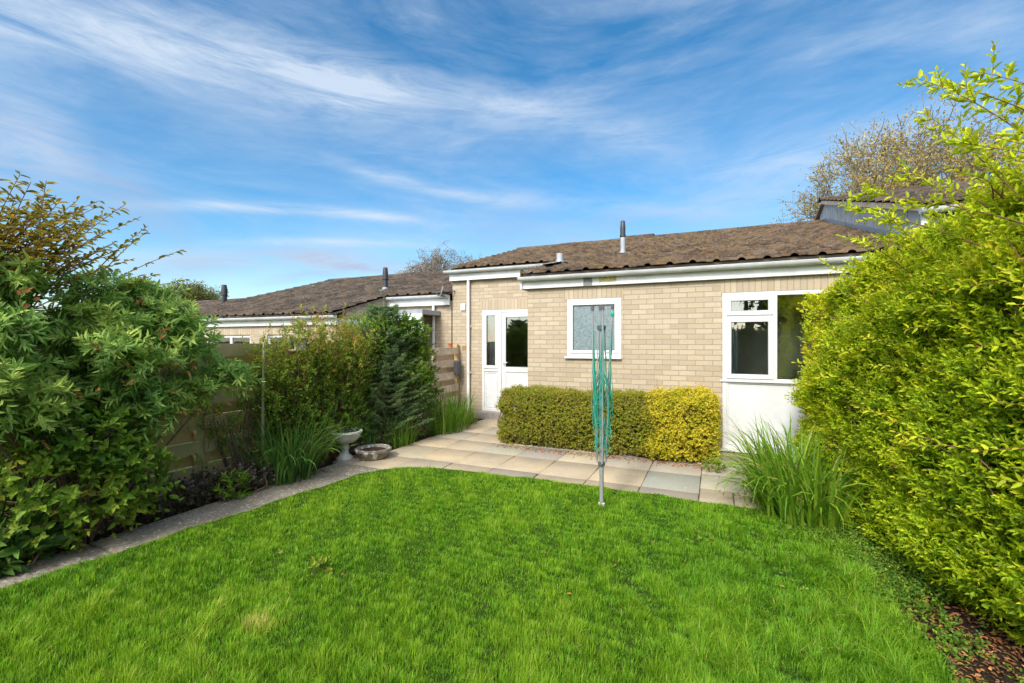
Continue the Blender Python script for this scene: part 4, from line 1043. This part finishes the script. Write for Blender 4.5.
    for k in range(48):
        yy_ = rng.uniform(2.5, 6.2); specs.append(((float(face_x(yy_, 2.1))+rng.uniform(.1, .6), yy_, float(top_z(yy_))-.15), (rng.uniform(-.7, 0), rng.uniform(-.2, .3), rng.uniform(.5, 1)), rng.uniform(.2, .42)))
    for k in range(34):
        yy_ = rng.uniform(2.5, 6.3); zz_ = rng.uniform(.5, 2.0); specs.append(((float(face_x(yy_, zz_))+.12, yy_, zz_), (-.9, rng.uniform(-.3, .4), rng.uniform(-.05, .6)), rng.uniform(.25, .42)))
    for (p, d, l_) in specs:
        p = np.array(p); d = nrm(np.array(d)); side = nrm(np.cross(d, BASEUP)); K = 22 if l_ > .5 else 11
        pts = []
        for q in range(K+1):
            t = q/K; c = p+d*l_*t+side*.04*math.sin(t*4+p[1]*9)-BASEUP*.14*l_*t*t; pts.append(c)
        mb_.tube([tuple(c) for c in pts], [.0052*(1-.75*q/K) for q in range(K+1)], 5)
        for q in range(2 if l_ > .5 else 3, K+1):
            for s in (-1, 1):
                if rng.uniform() < .12: continue
                SP.append(pts[q]); sgn = side*s if q % 2 else np.cross(side, d)*s
                SD.append(nrm(d*.75+sgn*.8+rng.normal(0, .15, 3))); ST.append(.62+.25*q/K)
                if l_ > .5 and rng.uniform() < .35:
                    ee = nrm(d+sgn*.9+rng.normal(0, .2, 3)); sp0.append(pts[q]); sp1.append(ee)
    SP = np.array(SP); SD = np.array(SD); ns_ = len(SP)
    V5, F5, T5 = leafmesh(SP, SD, nrm(np.array([[-.2,-.4,.8]])+rng.normal(0, .35, (ns_, 3))), rng.uniform(.036, .058, ns_), rng.uniform(.016, .024, ns_), np.clip(np.array(ST)+rng.normal(0, .08, ns_), 0, 1), True)
    parts.append((V5, F5, T5))
    sp0 = np.array(sp0); sp1 = np.array(sp1); Lx = rng.uniform(.06, .16, len(sp0))
    V6, F6, T6, E6 = shoots(sp0, sp1, Lx, 5, .040, .017, np.full(len(sp0), .62), .8, tipgrow=.25)
    parts.append((V6, F6, T6))
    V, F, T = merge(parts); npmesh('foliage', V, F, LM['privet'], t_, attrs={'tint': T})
    # twigs
    m = rng.uniform(0, 1, len(P)) < .5
    v, f = sticks((P-D*Ls[:, None]*1.1)[m], (P+D*Ls[:, None]*.45)[m], np.full(m.sum(), .0022), np.full(m.sum(), .0009))
    v2, f2 = sticks(sp0, E6, np.full(len(sp0), .0022), np.full(len(sp0), .0008))
    # inner woody framework
    mb2 = MB()
    for k in range(46):
        yy_ = 2.0+4.4*k/46; x_ = 1.95+rng.uniform(-.15, .2); pts = [(x_, yy_, -.05)]; zt = rng.uniform(1.4, 2.2); ex = float(face_x(yy_, zt))+rng.uniform(.05, .3)
        for q in range(1, 6): pts.append((x_+(ex-x_)*(q/5)**1.3+rng.normal(0, .03), yy_+rng.normal(0, .06)+.25*(q/5)*rng.uniform(-1, 1), zt*q/5))
        mb2.tube(pts, [.022, .018, .014, .010, .007, .003], 6)
    for k in range(70):
        yy_ = rng.uniform(2.4, 6); zz_ = rng.uniform(.6, 2.2); fx = float(face_x(yy_, zz_)); d = (rng.uniform(-.05, .05), rng.uniform(-.4, .4), rng.uniform(-.1, .35))
        mb2.tube([(fx+.12, yy_-d[1]*.5, zz_-d[2]*.6), (fx+.0, yy_, zz_), (fx-.02+d[0], yy_+d[1]*.5, zz_+d[2]*.5)], [.006, .005, .002], 5)
    allv = [v, v2, np.array(mb_.v), np.array(mb2.v)]; ff = [f, f2, np.array([q for q in mb_.f if len(q) == 4]), np.array([q for q in mb2.f if len(q) == 4])]
    o_ = 0; fs = []
    for a, b_ in zip(allv, ff): fs.append(b_+o_); o_ += len(a)
    npmesh('branches', np.concatenate(allv), [np.concatenate(fs)], M['twigred'], t_)
    # solid core behind the leaves; the hedge's inner shade is put into its dark colour
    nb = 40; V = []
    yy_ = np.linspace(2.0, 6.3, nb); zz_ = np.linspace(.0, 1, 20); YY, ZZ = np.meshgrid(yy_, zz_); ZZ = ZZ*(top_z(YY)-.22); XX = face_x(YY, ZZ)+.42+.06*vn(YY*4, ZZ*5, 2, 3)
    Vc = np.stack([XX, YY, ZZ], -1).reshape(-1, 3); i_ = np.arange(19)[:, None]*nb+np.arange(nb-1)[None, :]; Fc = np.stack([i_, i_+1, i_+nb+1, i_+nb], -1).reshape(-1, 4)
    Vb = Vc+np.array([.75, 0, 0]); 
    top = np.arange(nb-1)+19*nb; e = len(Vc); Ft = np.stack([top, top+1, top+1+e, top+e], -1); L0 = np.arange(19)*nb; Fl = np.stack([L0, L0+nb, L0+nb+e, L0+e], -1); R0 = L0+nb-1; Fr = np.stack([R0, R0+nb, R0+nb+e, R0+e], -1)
    npmesh('shade_core', np.concatenate([Vc, Vb]), [np.concatenate([Fc, Fc+e, Ft, Fl, Fr])], M['shadecore'], t_, smooth=True)
M['shadecore'] = soilmat('shade_core', (.015,.022,.008), (.04,.055,.015), (.06,.045,.025))
priv_hedge()

# ---- clipped hedge under the window: green part and golden part
def boxhedge(name, label, x0, x1, y0, y1, zt, n, leafL, leafW, mat, tint, Ls=.085, nn=5, wob=.04, twig='twig', tip=.3, bare=0):
    t_ = thing(name, ((x0+x1)/2, (y0+y1)/2, 0), label, 'hedge')
    fr = int(n*.52); tp = int(n*.26); sd_ = n-fr-tp
    def P3(x, y, z): return np.stack([x, y, z], -1)
    x = rng.uniform(x0, x1, fr); z = rng.uniform(.03, zt, fr); bulge = .08*np.sin(np.clip(z/zt, 0, 1)*PI)-.10*np.clip(z/zt-.75, 0, 1)*4*.25+wob*vn(x*2, z*3, 1.8, 8)
    A = P3(x, y0-bulge+.03+np.abs(rng.normal(0, .06, fr)), z); Da = np.tile([[0,-1,.35]], (fr, 1))
    x = rng.uniform(x0, x1, tp); y = rng.uniform(y0, y1, tp); B = P3(x, y, zt+wob*.9*vn(x*2.5, y*2.5, 1.8, 18)-np.abs(rng.normal(0, .05, tp))); Db = np.tile([[0,-.1,1]], (tp, 1))
    s = rng.choice([0, 1], sd_); y = rng.uniform(y0, y1, sd_); z = rng.uniform(.03, zt, sd_); dpp = np.abs(rng.normal(0, .05, sd_)); C = P3(np.where(s, x1-dpp, x0+dpp)+.03*vn(y*3, z*3, 2, 5), y, z); Dc = np.stack([np.where(s, 1., -1.), np.zeros(sd_), np.full(sd_, .35)], -1)
    P = np.concatenate([A, B, C])
    de = np.minimum(P[:, 0]-x0, x1-P[:, 0]); fx = np.clip(1-de/.20, 0, 1)**2; fy = np.clip(1-(P[:, 1]-y0)/.16, 0, 1)**2; fz = np.clip((P[:, 2]-zt*.72)/(zt*.28), 0, 1)**2
    P[:, 1] += .13*fx*np.clip(1-(P[:, 1]-y0)/.3, 0, 1)+.07*fz*fy; P[:, 2] -= (.07*fx+.06*fy)*fz; P[:, 0] += np.where(P[:, 0]-x0 < .3, .09, 0)*vn(P[:, 2]*4, P[:, 1]*3, 2, 44)
    D = nrm(np.concatenate([Da, Db, Dc])+rng.normal(0, .5, P.shape)); L_ = Ls*rng.uniform(.6, 1.4, len(P))*np.where(rng.uniform(0, 1, len(P)) < .05, 1.9, 1)
    if bare:
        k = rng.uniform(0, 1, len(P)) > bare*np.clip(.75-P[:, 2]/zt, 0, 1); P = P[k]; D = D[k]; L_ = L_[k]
    tn = tint+.16*vn(P[:, 0]*2.5, P[:, 2]*3, 1.8, 50)+rng.normal(0, .12, len(P))
    V, F, T, E = shoots(P-D*L_[:, None]*.5, D, L_, nn, leafL, leafW, tn, .9, full=False, tipgrow=tip)
    npmesh('foliage', V, [F], mat, t_, attrs={'tint': T})
    v, f = sticks(P-D*L_[:, None]*1.2, E, np.full(len(P), .0022), np.full(len(P), .0008)); mb_ = MB()
    for k in range(int((x1-x0)*14)):
        xx = rng.uniform(x0+.1, x1-.1); yy_ = rng.uniform(y0+.1, y1-.1); mb_.tube([(xx, yy_, -.03), (xx+rng.normal(0, .06), yy_-.05, .3*zt), (xx+rng.normal(0, .15), yy_-.1, .85*zt)], [.01, .008, .003], 5)
    sf = np.array([q for q in mb_.f if len(q) == 4]); npmesh('stems', np.concatenate([v, np.array(mb_.v)]), [np.concatenate([f, sf+len(v)])], M[twig], t_)
    MB().box(x0+.2, x1-.2, y0+.2, y1-.02, .10, zt-.16).build('shade_core', M['shadecore'], t_, .05)  # dark box core, shade between the leaves put into its colour
boxhedge('clipped_hedge', 'low clipped green hedge under the frosted window', -3.13, -.62, 6.48, 6.96, .86, 9500, .022, .013, LM['box'], .74, wob=.05, bare=.5)
boxhedge('golden_shrub', 'yellow leaved shrub at the right end of the low hedge', -.90, .02, 6.46, 6.95, .89, 4300, .027, .018, LM['gold'], .58, wob=.08, bare=.45)

# ---- left border plants
budd = bush('buddleia', 'large grey green butterfly bush with dry orange flower heads, leaning over the path', 'shrub', (-4.9, 2.1, 0),
     lumpy([(-4.95,1.75,1.60,.70,.80,.66), (-4.88,2.45,1.48,.48,.60,.55), (-4.75,2.95,1.40,.32,.42,.30), (-4.75,2.1,1.12,.42,.85,.36), (-4.9,1.2,1.3,.6,.6,.7), (-5.0,2.5,1.80,.42,.55,.36), (-4.80,3.22,1.22,.26,.34,.22)], 95, .13, .24, .55, .45, 4),
     2700, .17, 6, .082, .021, LM['budd'], tint=.47, up=.35, droop=.30, ang=1.05, tipgrow=.30, stems=60, depth=.8, noise_amp=.1, zmin=.70, sd=3, tint_noise=.28)
def flowers(parent, ells, n, mat):
    P, nd, r = blob_pts(ells, n, .1, .2, 3, .8); D = nrm(nd+np.array([0,0,.1])+rng.normal(0, .3, P.shape)); Ls = rng.uniform(.05, .10, len(P))
    V, F, T, E = shoots(P, D, Ls, 14, .014, .010, rng.uniform(0, 1, len(P)), 1.3, full=False, t0=.0, jitter=1.0, droop=.3)
    npmesh('flower_heads', V, [F], mat, parent, attrs={'tint': T})
flowers(budd, [(-4.92,1.75,1.6,.80,.88,.70), (-4.75,2.6,1.42,.58,.70,.60), (-4.70,2.1,1.05,.50,.9,.42)], 130, LM['flower'])

def bronze():
    base = (-5.45, 1.55, 0); t_ = thing('bronze_shrub', base, 'tall open shrub with olive bronze leaves above the butterfly bush', 'shrub')
    mb_ = MB(); LP = []; LD = []
    for k in range(150):
        a = rng.uniform(-.2, 1.45) if k < 105 else rng.uniform(0, 2*PI); reach = rng.uniform(.35, 1.2); zt = rng.uniform(2.25, 3.0)-.25*reach+.1; p0 = np.array([-5.4+rng.normal(0, .12), 1.35+rng.normal(0, .3), 1.5])
        e = p0+np.array([math.cos(a)*reach*.75, math.sin(a)*reach*1.1, zt-1.5]); pts = []
        for q in range(15):
            t = q/14; pts.append(p0+(e-p0)*np.array([t**1.25, t**1.25, t**.85])+np.array([0, 0, .05*math.sin(t*PI)]))
        mb_.tube([tuple(c) for c in pts], [.007*(1-.8*q/14)+.0008 for q in range(15)], 5)
        for q in range(3, 15):
            for s in (-1, 1):
                d = nrm(pts[q]-pts[q-1]); sd_ = nrm(np.cross(d, BASEUP))
                for rep in range(2):
                    LP.append(pts[q]-(pts[q]-pts[q-1])*rng.uniform()); LD.append(nrm(d*.55+sd_*s*.9+rng.normal(0, .22, 3)+np.array([0,0,-.05])))
    mb_.tube([(-5.45,1.55,-.05), (-5.42,1.45,.8), (-5.4,1.35,1.55)], [.03,.025,.018], 8)
    LP = np.array(LP); n = len(LP); z = (LP[:, 2]-1.6)/1.2
    V, F, T = leafmesh(LP, np.array(LD), nrm(np.array([[0,0,1.]])+rng.normal(0, .25, (n, 3))), rng.uniform(.055, .09, n), rng.uniform(.020, .030, n), np.clip(.50-.22*z+rng.normal(0, .17, n), 0, 1), True)
    npmesh('foliage', V, [F], LM['bronze'], t_, attrs={'tint': T}); mb_.build('stems', M['twigred'], t_)
bronze()
bush('leafy_shrub', 'bright yellow green broad leaved shrub low over the path edge', 'shrub', (-4.72, 1.95, 0),
     [(-4.66,1.75,.48,.34,.42,.40), (-4.58,2.15,.50,.30,.34,.38), (-4.62,1.95,.85,.25,.35,.25)], 620, .20, 4, .066, .036, LM['rose'], tint=.38, up=.4, droop=.35, ang=1.1, stems=10, sd=8, depth=.6)
clump('strap_plant', 'dark strap leaved clump at the left edge under the butterfly bush', 'plant', (-4.78, 1.48, 0), 150, .95, .022, (1.6,1.6), LM['strap'], tint=.15, R=.16, lean=(.3,1.3), group=None)
bush('broadleaf_plant', 'dark low broad leaved plant at the foot of the strap leaves', 'plant', (-4.60, 1.45, 0), [(-4.6,1.48,.12,.16,.30,.14)], 60, .12, 3, .13, .045, LM['dark'], tint=.6, up=.5, droop=.3, stems=3, sd=9)
bush('purple_plant', 'low purple leaved plant left of the iris clump', 'plant', (-4.78, 2.75, 0), [(-4.76,2.62,.10,.18,.28,.15), (-4.74,2.95,.12,.18,.22,.15)], 300, .09, 3, .042, .034, LM['purple'], tint=.5, up=.5, stems=3, sd=10, depth=.7)
bush('purple_plant', 'low purple leaved plant with a green tuft, touching the iris clump', 'plant', (-4.66, 3.30, 0), [(-4.64,3.22,.13,.18,.20,.15), (-4.62,3.45,.12,.14,.16,.13)], 230, .09, 3, .04, .032, LM['purple'], tint=.6, up=.5, stems=3, sd=11, depth=.7)
bush('green_tuft', 'small fresh green leafy tuft between the two purple plants', 'plant', (-4.55, 3.12, 0), [(-4.55,3.12,.10,.12,.14,.12)], 60, .12, 4, .06, .02, LM['rose'], tint=.35, up=.6, stems=3, sd=12)
clump('iris_clump', 'large arching iris clump beside the path in the left border', 'plant', (-4.60, 3.85, 0), 380, .92, .019, (1.7,1.9), LM['strap'], tint=.42, R=.16, lean=(.3,1.6))
# twiggy upright shrub
def twiggy():
    base = (-4.95, 4.6, 0); t_ = thing('twiggy_shrub', base, 'upright twiggy shrub with small green and red tinted leaves, in front of the fence', 'shrub')
    n = 230; x = rng.uniform(-5.10, -4.65, n); y = rng.uniform(3.60, 5.5, n); zt = rng.uniform(1.3, 2.08, n)-.35*np.abs((y-4.65)/.9)**2; pts = []
    P0 = np.stack([-4.95+rng.normal(0, .06, n)+(x+4.95)*.3, 4.6+(y-4.6)*.55, np.full(n, -.03)], -1); P1 = np.stack([x+rng.normal(0, .05, n), y+rng.normal(0, .05, n), zt], -1)
    mid_ = (P0+P1)/2+rng.normal(0, .04, (n, 3)); v, f = sticks(P0, mid_, np.full(n, .0045), np.full(n, .0032)); v2, f2 = sticks(mid_, P1, np.full(n, .0032), np.full(n, .001))
    Ps = []; Ds = []; 
    for k in range(17):
        t = rng.uniform(.3, 1, n); q = np.where(t[:, None] < .5, P0+(mid_-P0)*t[:, None]*2, mid_+(P1-mid_)*(t[:, None]-.5)*2); Ps.append(q); Ds.append(nrm(np.array([[.2,0,.8]])+rng.normal(0, .6, (n, 3))))
    Ps = np.concatenate(Ps); Ds = np.concatenate(Ds); L_ = rng.uniform(.06, .15, len(Ps)); tn = .30+.30*np.clip((Ps[:, 2]-1.1)/.8, -.5, 1)+rng.normal(0, .16, len(Ps))
    V, F, T, E = shoots(Ps, Ds, L_, 4, .038, .017, tn+.10, .9, full=False, tipgrow=.25)
    npmesh('foliage', V, [F], LM['nand'], t_, attrs={'tint': T}); v3, f3 = sticks(Ps, E, np.full(len(Ps), .0014), np.full(len(Ps), .0006))
    npmesh('stems', np.concatenate([v, v2, v3]), [np.concatenate([f, f2+len(v), f3+len(v)+len(v2)])], M['twigred'], t_)
twiggy()
bush('rose_bush', 'low bright green rose bush behind the birdbath', 'shrub', (-4.86, 4.55, 0), [(-4.84,4.35,.62,.24,.38,.26), (-4.82,4.85,.55,.26,.40,.35), (-4.78,4.5,.32,.2,.4,.25), (-4.86,5.2,.45,.2,.3,.35)], 1000, .13, 5, .032, .019, LM['rose'], tint=.30, up=.4, stems=10, sd=13, depth=.6, full=False)
bush('fence_climber', 'thin small leaved climber on the fence behind the iris clump', 'climber', (-5.06, 3.55, 0), lumpy([(-5.05,3.3,.8,.08,.5,.5), (-5.04,3.75,1.15,.08,.35,.40)], 22, .10, .18, 1.0, .9, 8, .2), 420, .13, 5, .032, .016, LM['nand'], tint=.4, up=.5, stems=22, sd=21, depth=.8, full=False)
# spruce
def spruce():
    base = (-4.92, 5.92, 0); t_ = thing('spruce_tree', base, 'young dark green spruce with a bare leading shoot in the border', 'tree')
    MB().tube([(-4.92,5.92,-.05), (-4.92,5.92,1.5), (-4.92,5.93,2.50)], [.035,.02,.004], 8).build('trunk', M['bark'], t_)
    Ps = []; Ds = []; Ls_ = []; S0 = []; S1 = []
    for z in np.arange(.25, 2.15, .085):
        R_ = .66*(1-(z/2.35)**2.2)+.06; nb = 11
        for k in range(nb):
            a = 2*PI*k/nb+z*7+rng.normal(0, .15); ln = R_*rng.uniform(.55, 1.2); dr = np.array([math.cos(a), math.sin(a), .15+.25*(z/2.3)]); p0 = np.array([-4.92, 5.92, z]); S0.append(p0); S1.append(p0+dr*ln)
            for q in range(10):
                t = .2+.8*q/9; c = p0+dr*ln*t; c[2] -= .10*ln*math.sin(t*PI); sd_ = np.array([-math.sin(a), math.cos(a), 0])
                for s in (-1, 1): Ps.append(c); Ds.append(dr*.7+sd_*s*.8+np.array([0,0,-.05])); Ls_.append(.05+.14*(1-t))
            Ps.append(p0+dr*ln*.9); Ds.append(dr); Ls_.append(.09)
    for k in range(5): a = 2*PI*k/5; Ps.append(np.array([-4.92,5.93,2.22+.03*k])); Ds.append(np.array([math.cos(a)*.35, math.sin(a)*.35, 1])); Ls_.append(.17)
    Ps.append(np.array([-4.92,5.93,2.3])); Ds.append(np.array([0,0,1.])); Ls_.append(.22)
    Ps = np.array(Ps); Ds = nrm(np.array(Ds)+rng.normal(0, .12, Ps.shape)); L_ = np.array(Ls_); tn = .52+.2*rng.normal(0, 1, len(Ps))*.6+.25*np.clip((Ps[:, 2]-2.0)*2, 0, 1)
    V, F, T, E = shoots(Ps, Ds, L_, 9, .026, .0065, tn, .95, full=False, tipgrow=.2, jitter=.5, t0=0, fold=.1)
    v, f = sticks(np.concatenate([Ps, np.array(S0)]), np.concatenate([E, np.array(S1)]), np.full(len(Ps)+len(S0), .003), np.full(len(Ps)+len(S0), .0014))
    npmesh('needles', V, [F], LM['spruce'], t_, attrs={'tint': T}); npmesh('branches', v, [f], M['twig'], t_)
spruce()
bush('viburnum', 'rounded mid green leafy shrub beside the spruce, nearest the pale fence panel', 'shrub', (-4.90, 6.75, 0), lumpy([(-4.88,6.62,1.25,.40,.50,.60), (-4.82,6.28,1.70,.36,.40,.32), (-4.80,6.75,.75,.32,.45,.4), (-4.74,6.35,1.15,.30,.40,.55), (-4.80,6.75,1.35,.28,.32,.35), (-4.74,6.10,1.80,.22,.22,.20)], 54, .13, .22, .7, .5, 9, .3), 1700, .13, 5, .050, .024, LM['rose'], tint=.30, up=.35, stems=40, sd=14, depth=.8, full=False, tipgrow=.28)
bush('leafy_climber', 'pale green climber spreading over the fence left of the spruce', 'shrub', (-5.05, 5.65, 0), [(-5.05,5.55,1.75,.22,.36,.26), (-5.0,5.35,1.4,.22,.4,.3), (-5.0,5.7,1.2,.25,.35,.5), (-4.78,5.72,1.72,.16,.22,.24)], 1000, .15, 5, .036, .020, LM['rose'], tint=.5, up=.5, stems=9, sd=15, depth=.6, full=False)
bush('ground_shrub', 'dark spreading evergreen at the foot of the spruce', 'shrub', (-4.75, 6.2, 0), [(-4.68,5.75,.22,.26,.35,.24), (-4.62,6.3,.28,.28,.40,.28), (-4.55,6.75,.30,.2,.3,.28)], 1300, .10, 5, .022, .009, LM['dark'], tint=.55, up=.3, stems=8, sd=16, depth=.6, full=False)
clump('montbretia_clump', 'fine leaved green clump on the bed edge below the spruce', 'plant', (-4.46, 5.80, 0), 90, .48, .011, (1.4,1.6), LM['strapb'], tint=.3, R=.13, lean=(.2,1.1))
clump('day_lily_clump', 'dense tall grassy clump at the end of the border by the wall', 'plant', (-4.45, 7.15, 0), 420, .82, .013, (1.5,2.4), LM['strapb'], tint=.25, R=.22, lean=(.15,1.2))
clump('day_lily_clump', 'shorter grassy clump half hidden behind the small planter', 'plant', (-4.62, 5.25, 0), 60, .42, .010, (1.2,1.2), LM['strap'], tint=.3, R=.10, lean=(.2,1.0))
bush('corner_weed', 'small yellow green plant at the foot of the downpipe', 'plant', (-4.40, 7.85, 0), [(-4.42,7.85,.10,.15,.18,.12)], 90, .09, 4, .03, .016, LM['rose'], tint=.5, up=.5, stems=3, sd=17, full=False)
# right side plants
clump('spider_plant', 'arching bright green grassy clump between the patio and the privet hedge', 'plant', (.72, 5.10, 0), 620, .92, .024, (1.3,2.4), LM['strapb'], tint=.45, R=.26, lean=(.4,1.8), dirbias=PI*1.05)
bush('patio_weed', 'small bright weed growing at the end of the golden shrub', 'plant', (.0, 6.22, 0), [(.0,6.25,.05,.14,.12,.07)], 70, .07, 4, .025, .014, LM['rose'], tint=.45, up=.5, stems=2, sd=18, full=False)
clump('joint_weed', 'thin wispy weed growing from the patio joint near the grassy clump', 'plant', (.32, 5.42, 0), 14, .20, .004, (1,1), LM['strapb'], tint=.6, R=.03, lean=(.2,1.2), nseg=5)

# low weeds below the hedge (uncountable), litter, soil crumbs
def ground_cover():
    n = 7000; y = rng.uniform(2.2, 5.4, n); off = np.abs(rng.normal(0, .16, n)); x = lawn_right(y)+.02-off*1.2+rng.uniform(-.05, .42, n)
    keep = rng.uniform(0, 1, n) < np.clip(.10+.35*vn(x*2, y*2, 1.6, 77)+.70*np.clip((y-3.3)/.5, 0, 1), .02, 1); x = x[keep]; y = y[keep]; n = len(x)
    P = np.stack([x, y, np.full(n, .0)], -1); D = nrm(np.array([[-.2,0,.9]])+rng.normal(0, .5, (n, 3))); L_ = rng.uniform(.03, .10, n)
    V, F, T, E = shoots(P, D, L_, 3, .024, .015, np.full(n, .38)+rng.normal(0, .15, n), 1.1, full=False, tipgrow=.1)
    tag(npmesh('ground_cover', V, [F], LM['rose'], attrs={'tint': T}), 'low leafy weeds spreading along the foot of the privet hedge', 'ground cover', kind='stuff')
    n = 3000; y = rng.uniform(2.2, 4.2, n)**1.0; x = lawn_right(y)+rng.uniform(-.06, .75, n)
    n2 = 900; y2 = rng.uniform(1.0, 8.2, n2); x2 = rng.uniform(-5.1, -4.60, n2)
    n3 = 600; x3 = rng.uniform(-3.1, .05, n3); y3 = 6.42-np.abs(rng.normal(0, .09, n3))
    n4 = 26; x4 = rng.uniform(-3.8, 1.0, n4); y4 = rng.uniform(1.5, 4.7, n4)
    X = np.concatenate([x, x2, x3, x4]); Y = np.concatenate([y, y2, y3, y4]); Z = np.concatenate([np.full(n, -.022), np.full(n2, -.024), np.full(n3, .006), np.full(n4, .045)]); n = len(X)
    a = rng.uniform(0, 2*PI, n); D = np.stack([np.cos(a), np.sin(a), rng.uniform(-.05, .35, n)], -1)
    V, F, T = leafmesh(np.stack([X, Y, Z], -1), D, nrm(BASEUP+rng.normal(0, .35, (n, 3))), rng.uniform(.012, .04, n), rng.uniform(.008, .02, n), rng.uniform(0, 1, n), True, .2, .1)
    tag(npmesh('leaf_litter', V, [F], LM['litter'], attrs={'tint': T}), 'scattered brown and orange fallen leaves on soil under hedge and border', 'fallen leaves', kind='stuff')
ground_cover()
# broad-leaved weeds in the lawn
for k, (x_, y_, s_, lb) in enumerate([(.42,2.10,.9,'yellow green dock seedling in the lawn at the bottom right of the photo'), (-.1,3.9,.7,'small tufty weed in the lawn near the grassy clump'), (-2.5,2.35,.8,'flat clover like weed in the middle of the lawn on the left')]):
    bush('lawn_weed', lb, 'weed', (x_, y_, .02), [(x_,y_,.04,.09*s_,.09*s_,.04)], 26, .05, 3, .04*s_, .02*s_, LM['rose'], tint=.5, up=.5, stems=0, sd=60+k)

# ------------------------------------------------------------------ trees
def tree(name, label, base, H, R, mat, seed, leaf_n, leaf_s, droop=0., trunk_r=.14, depth=5, spread=.55, group=None, trunkfrac=.3, twigr=.008, cat='tree', bark='bark', up=.18):
    r = np.random.default_rng(seed); t_ = thing(name, base, label, cat, group)
    segs = []; tips = []
    def grow(p, d, l_, rad, lev):
        n = 3; 
        for q in range(n):
            d2 = d+r.normal(0, .10, 3); d2[2] += (up if lev < depth-1 else up*.3-droop); d2 /= np.linalg.norm(d2)
            e = p+d2*l_/n; segs.append((p, e, rad*(1-.25*q/n), rad*(1-.25*(q+1)/n))); p = e; d = d2
            if lev >= 1 and lev < depth and r.uniform() < .45:
                a = nrm(r.normal(0, 1, 3)); s = nrm(np.cross(d, a)); grow(p, nrm(d*.6+s*.8), l_*.55, rad*.5, lev+1)
        if lev >= depth: tips.append((p-d*l_, d, l_)); return
        k = 3 if lev < 2 else 2+(r.uniform() < .5)
        a0 = r.uniform(0, 2*PI); A = nrm(np.cross(d, [.3, .5, .2])); B = np.cross(d, A)
        for j in range(k):
            an = a0+2*PI*j/k+r.normal(0, .3); sp = spread*r.uniform(.7, 1.3); nd = nrm(d*math.cos(sp)+(A*math.cos(an)+B*math.sin(an))*math.sin(sp)); grow(p, nd, l_*r.uniform(.68, .88), rad*.62, lev+1)
    grow(np.array([0, 0, -.1]), np.array([0, 0, 1.]), H*trunkfrac, trunk_r, 0)
    pts = np.array([s[1] for s in segs]); sc = np.array([R/np.percentile(np.abs(pts[:, 0]), 98), R/np.percentile(np.abs(pts[:, 1]), 98), H/pts[:, 2].max()]); b = np.array(base)
    P0 = np.array([s[0] for s in segs])*sc+b; P1 = np.array([s[1] for s in segs])*sc+b; r0 = np.maximum([s[2] for s in segs], twigr); r1 = np.maximum([s[3] for s in segs], twigr)
    v, f = sticks(P0, P1, r0, r1); npmesh('trunk', v, [f], M[bark], t_)
    tp = np.array([x[0] for x in tips])*sc+b; td = nrm(np.array([x[1] for x in tips])); tl = np.array([x[2] for x in tips])*sc[2]
    idx = r.integers(0, len(tp), leaf_n); P = tp[idx]+td[idx]*(tl[idx]*r.uniform(0, 1.1, leaf_n))[:, None]+r.normal(0, leaf_s*1.3, (leaf_n, 3))
    if droop: P[:, 2] -= r.uniform(0, 1, leaf_n)**2*droop*3
    D = nrm(r.normal(0, 1, (leaf_n, 3))+np.array([0,0,-droop*2]))
    V, F, T = leafmesh(P, D, nrm(r.normal(0, 1, (leaf_n, 3))+BASEUP), leaf_s*r.uniform(.6, 1.4, leaf_n), leaf_s*.5*r.uniform(.6, 1.4, leaf_n), r.uniform(0, 1, leaf_n), False)
    npmesh('crown', V, [F], mat, t_, attrs={'tint': T}); return t_
tree('spring_tree', 'large tree with thin yellow spring leaves behind the grey clad gable', (9.2, 30, 0), 13.6, 4.3, LM['spring'], 4, 21000, .14, depth=6, trunk_r=.25, twigr=.012)
tree('spring_tree', 'smaller thin leaved tree left of the large yellowish tree', (5.4, 33, 0), 10.2, 2.0, LM['spring'], 9, 7000, .13, depth=5, trunk_r=.16, twigr=.012)
tree('birch_tree', 'nearly bare weeping birch behind the lower roof', (-26.6, 40, 0), 12.3, 3.1, LM['bare'], 5, 11000, .15, droop=.35, depth=6, trunk_r=.22, twigr=.018)
tree('bare_tree', 'small bare tree right of the birch, low over the roof', (-27.0, 50, 0), 12.6, 1.7, LM['bare'], 12, 1100, .12, depth=5, trunk_r=.2, twigr=.02)
tree('round_tree', 'rounded olive green tree far beyond the lowest roof', (-41.0, 24.5, 0), 6.7, 1.9, LM['far'], 13, 14000, .16, depth=5, trunk_r=.2, trunkfrac=.22)
boxhedge('boundary_hedge', 'low dark boundary hedge at the far garden end, seen only in the window glass', -5.1, 4.5, -5.2, -4.6, 2.0, 5200, .08, .05, LM['back'], .5, Ls=.22, nn=4, wob=.08)
# tall planting at the far end of the garden, behind the camera, seen in the window glass
for k, (x_, y_, h_) in enumerate([(-6.5,-9,7.0), (-2.6,-10.5,6.0), (1.0,-9.5,7.5), (4.6,-9,6.6), (8.5,-8,7.2)]):
    tree('garden_tree', ['dense tree at the far garden end, first from the left seen from the house', 'lowest dense tree at the far garden end', 'tallest dense tree at the far garden end', 'dense tree at the far garden end, second from the right end', 'dense tree at the far garden end, nearest the privet side'][k], (x_, y_, 0), h_, 2.5, LM['back'], 30+k, 5200, .26, depth=4, trunk_r=.2, trunkfrac=.12, group='trees at the far garden end', up=.05)
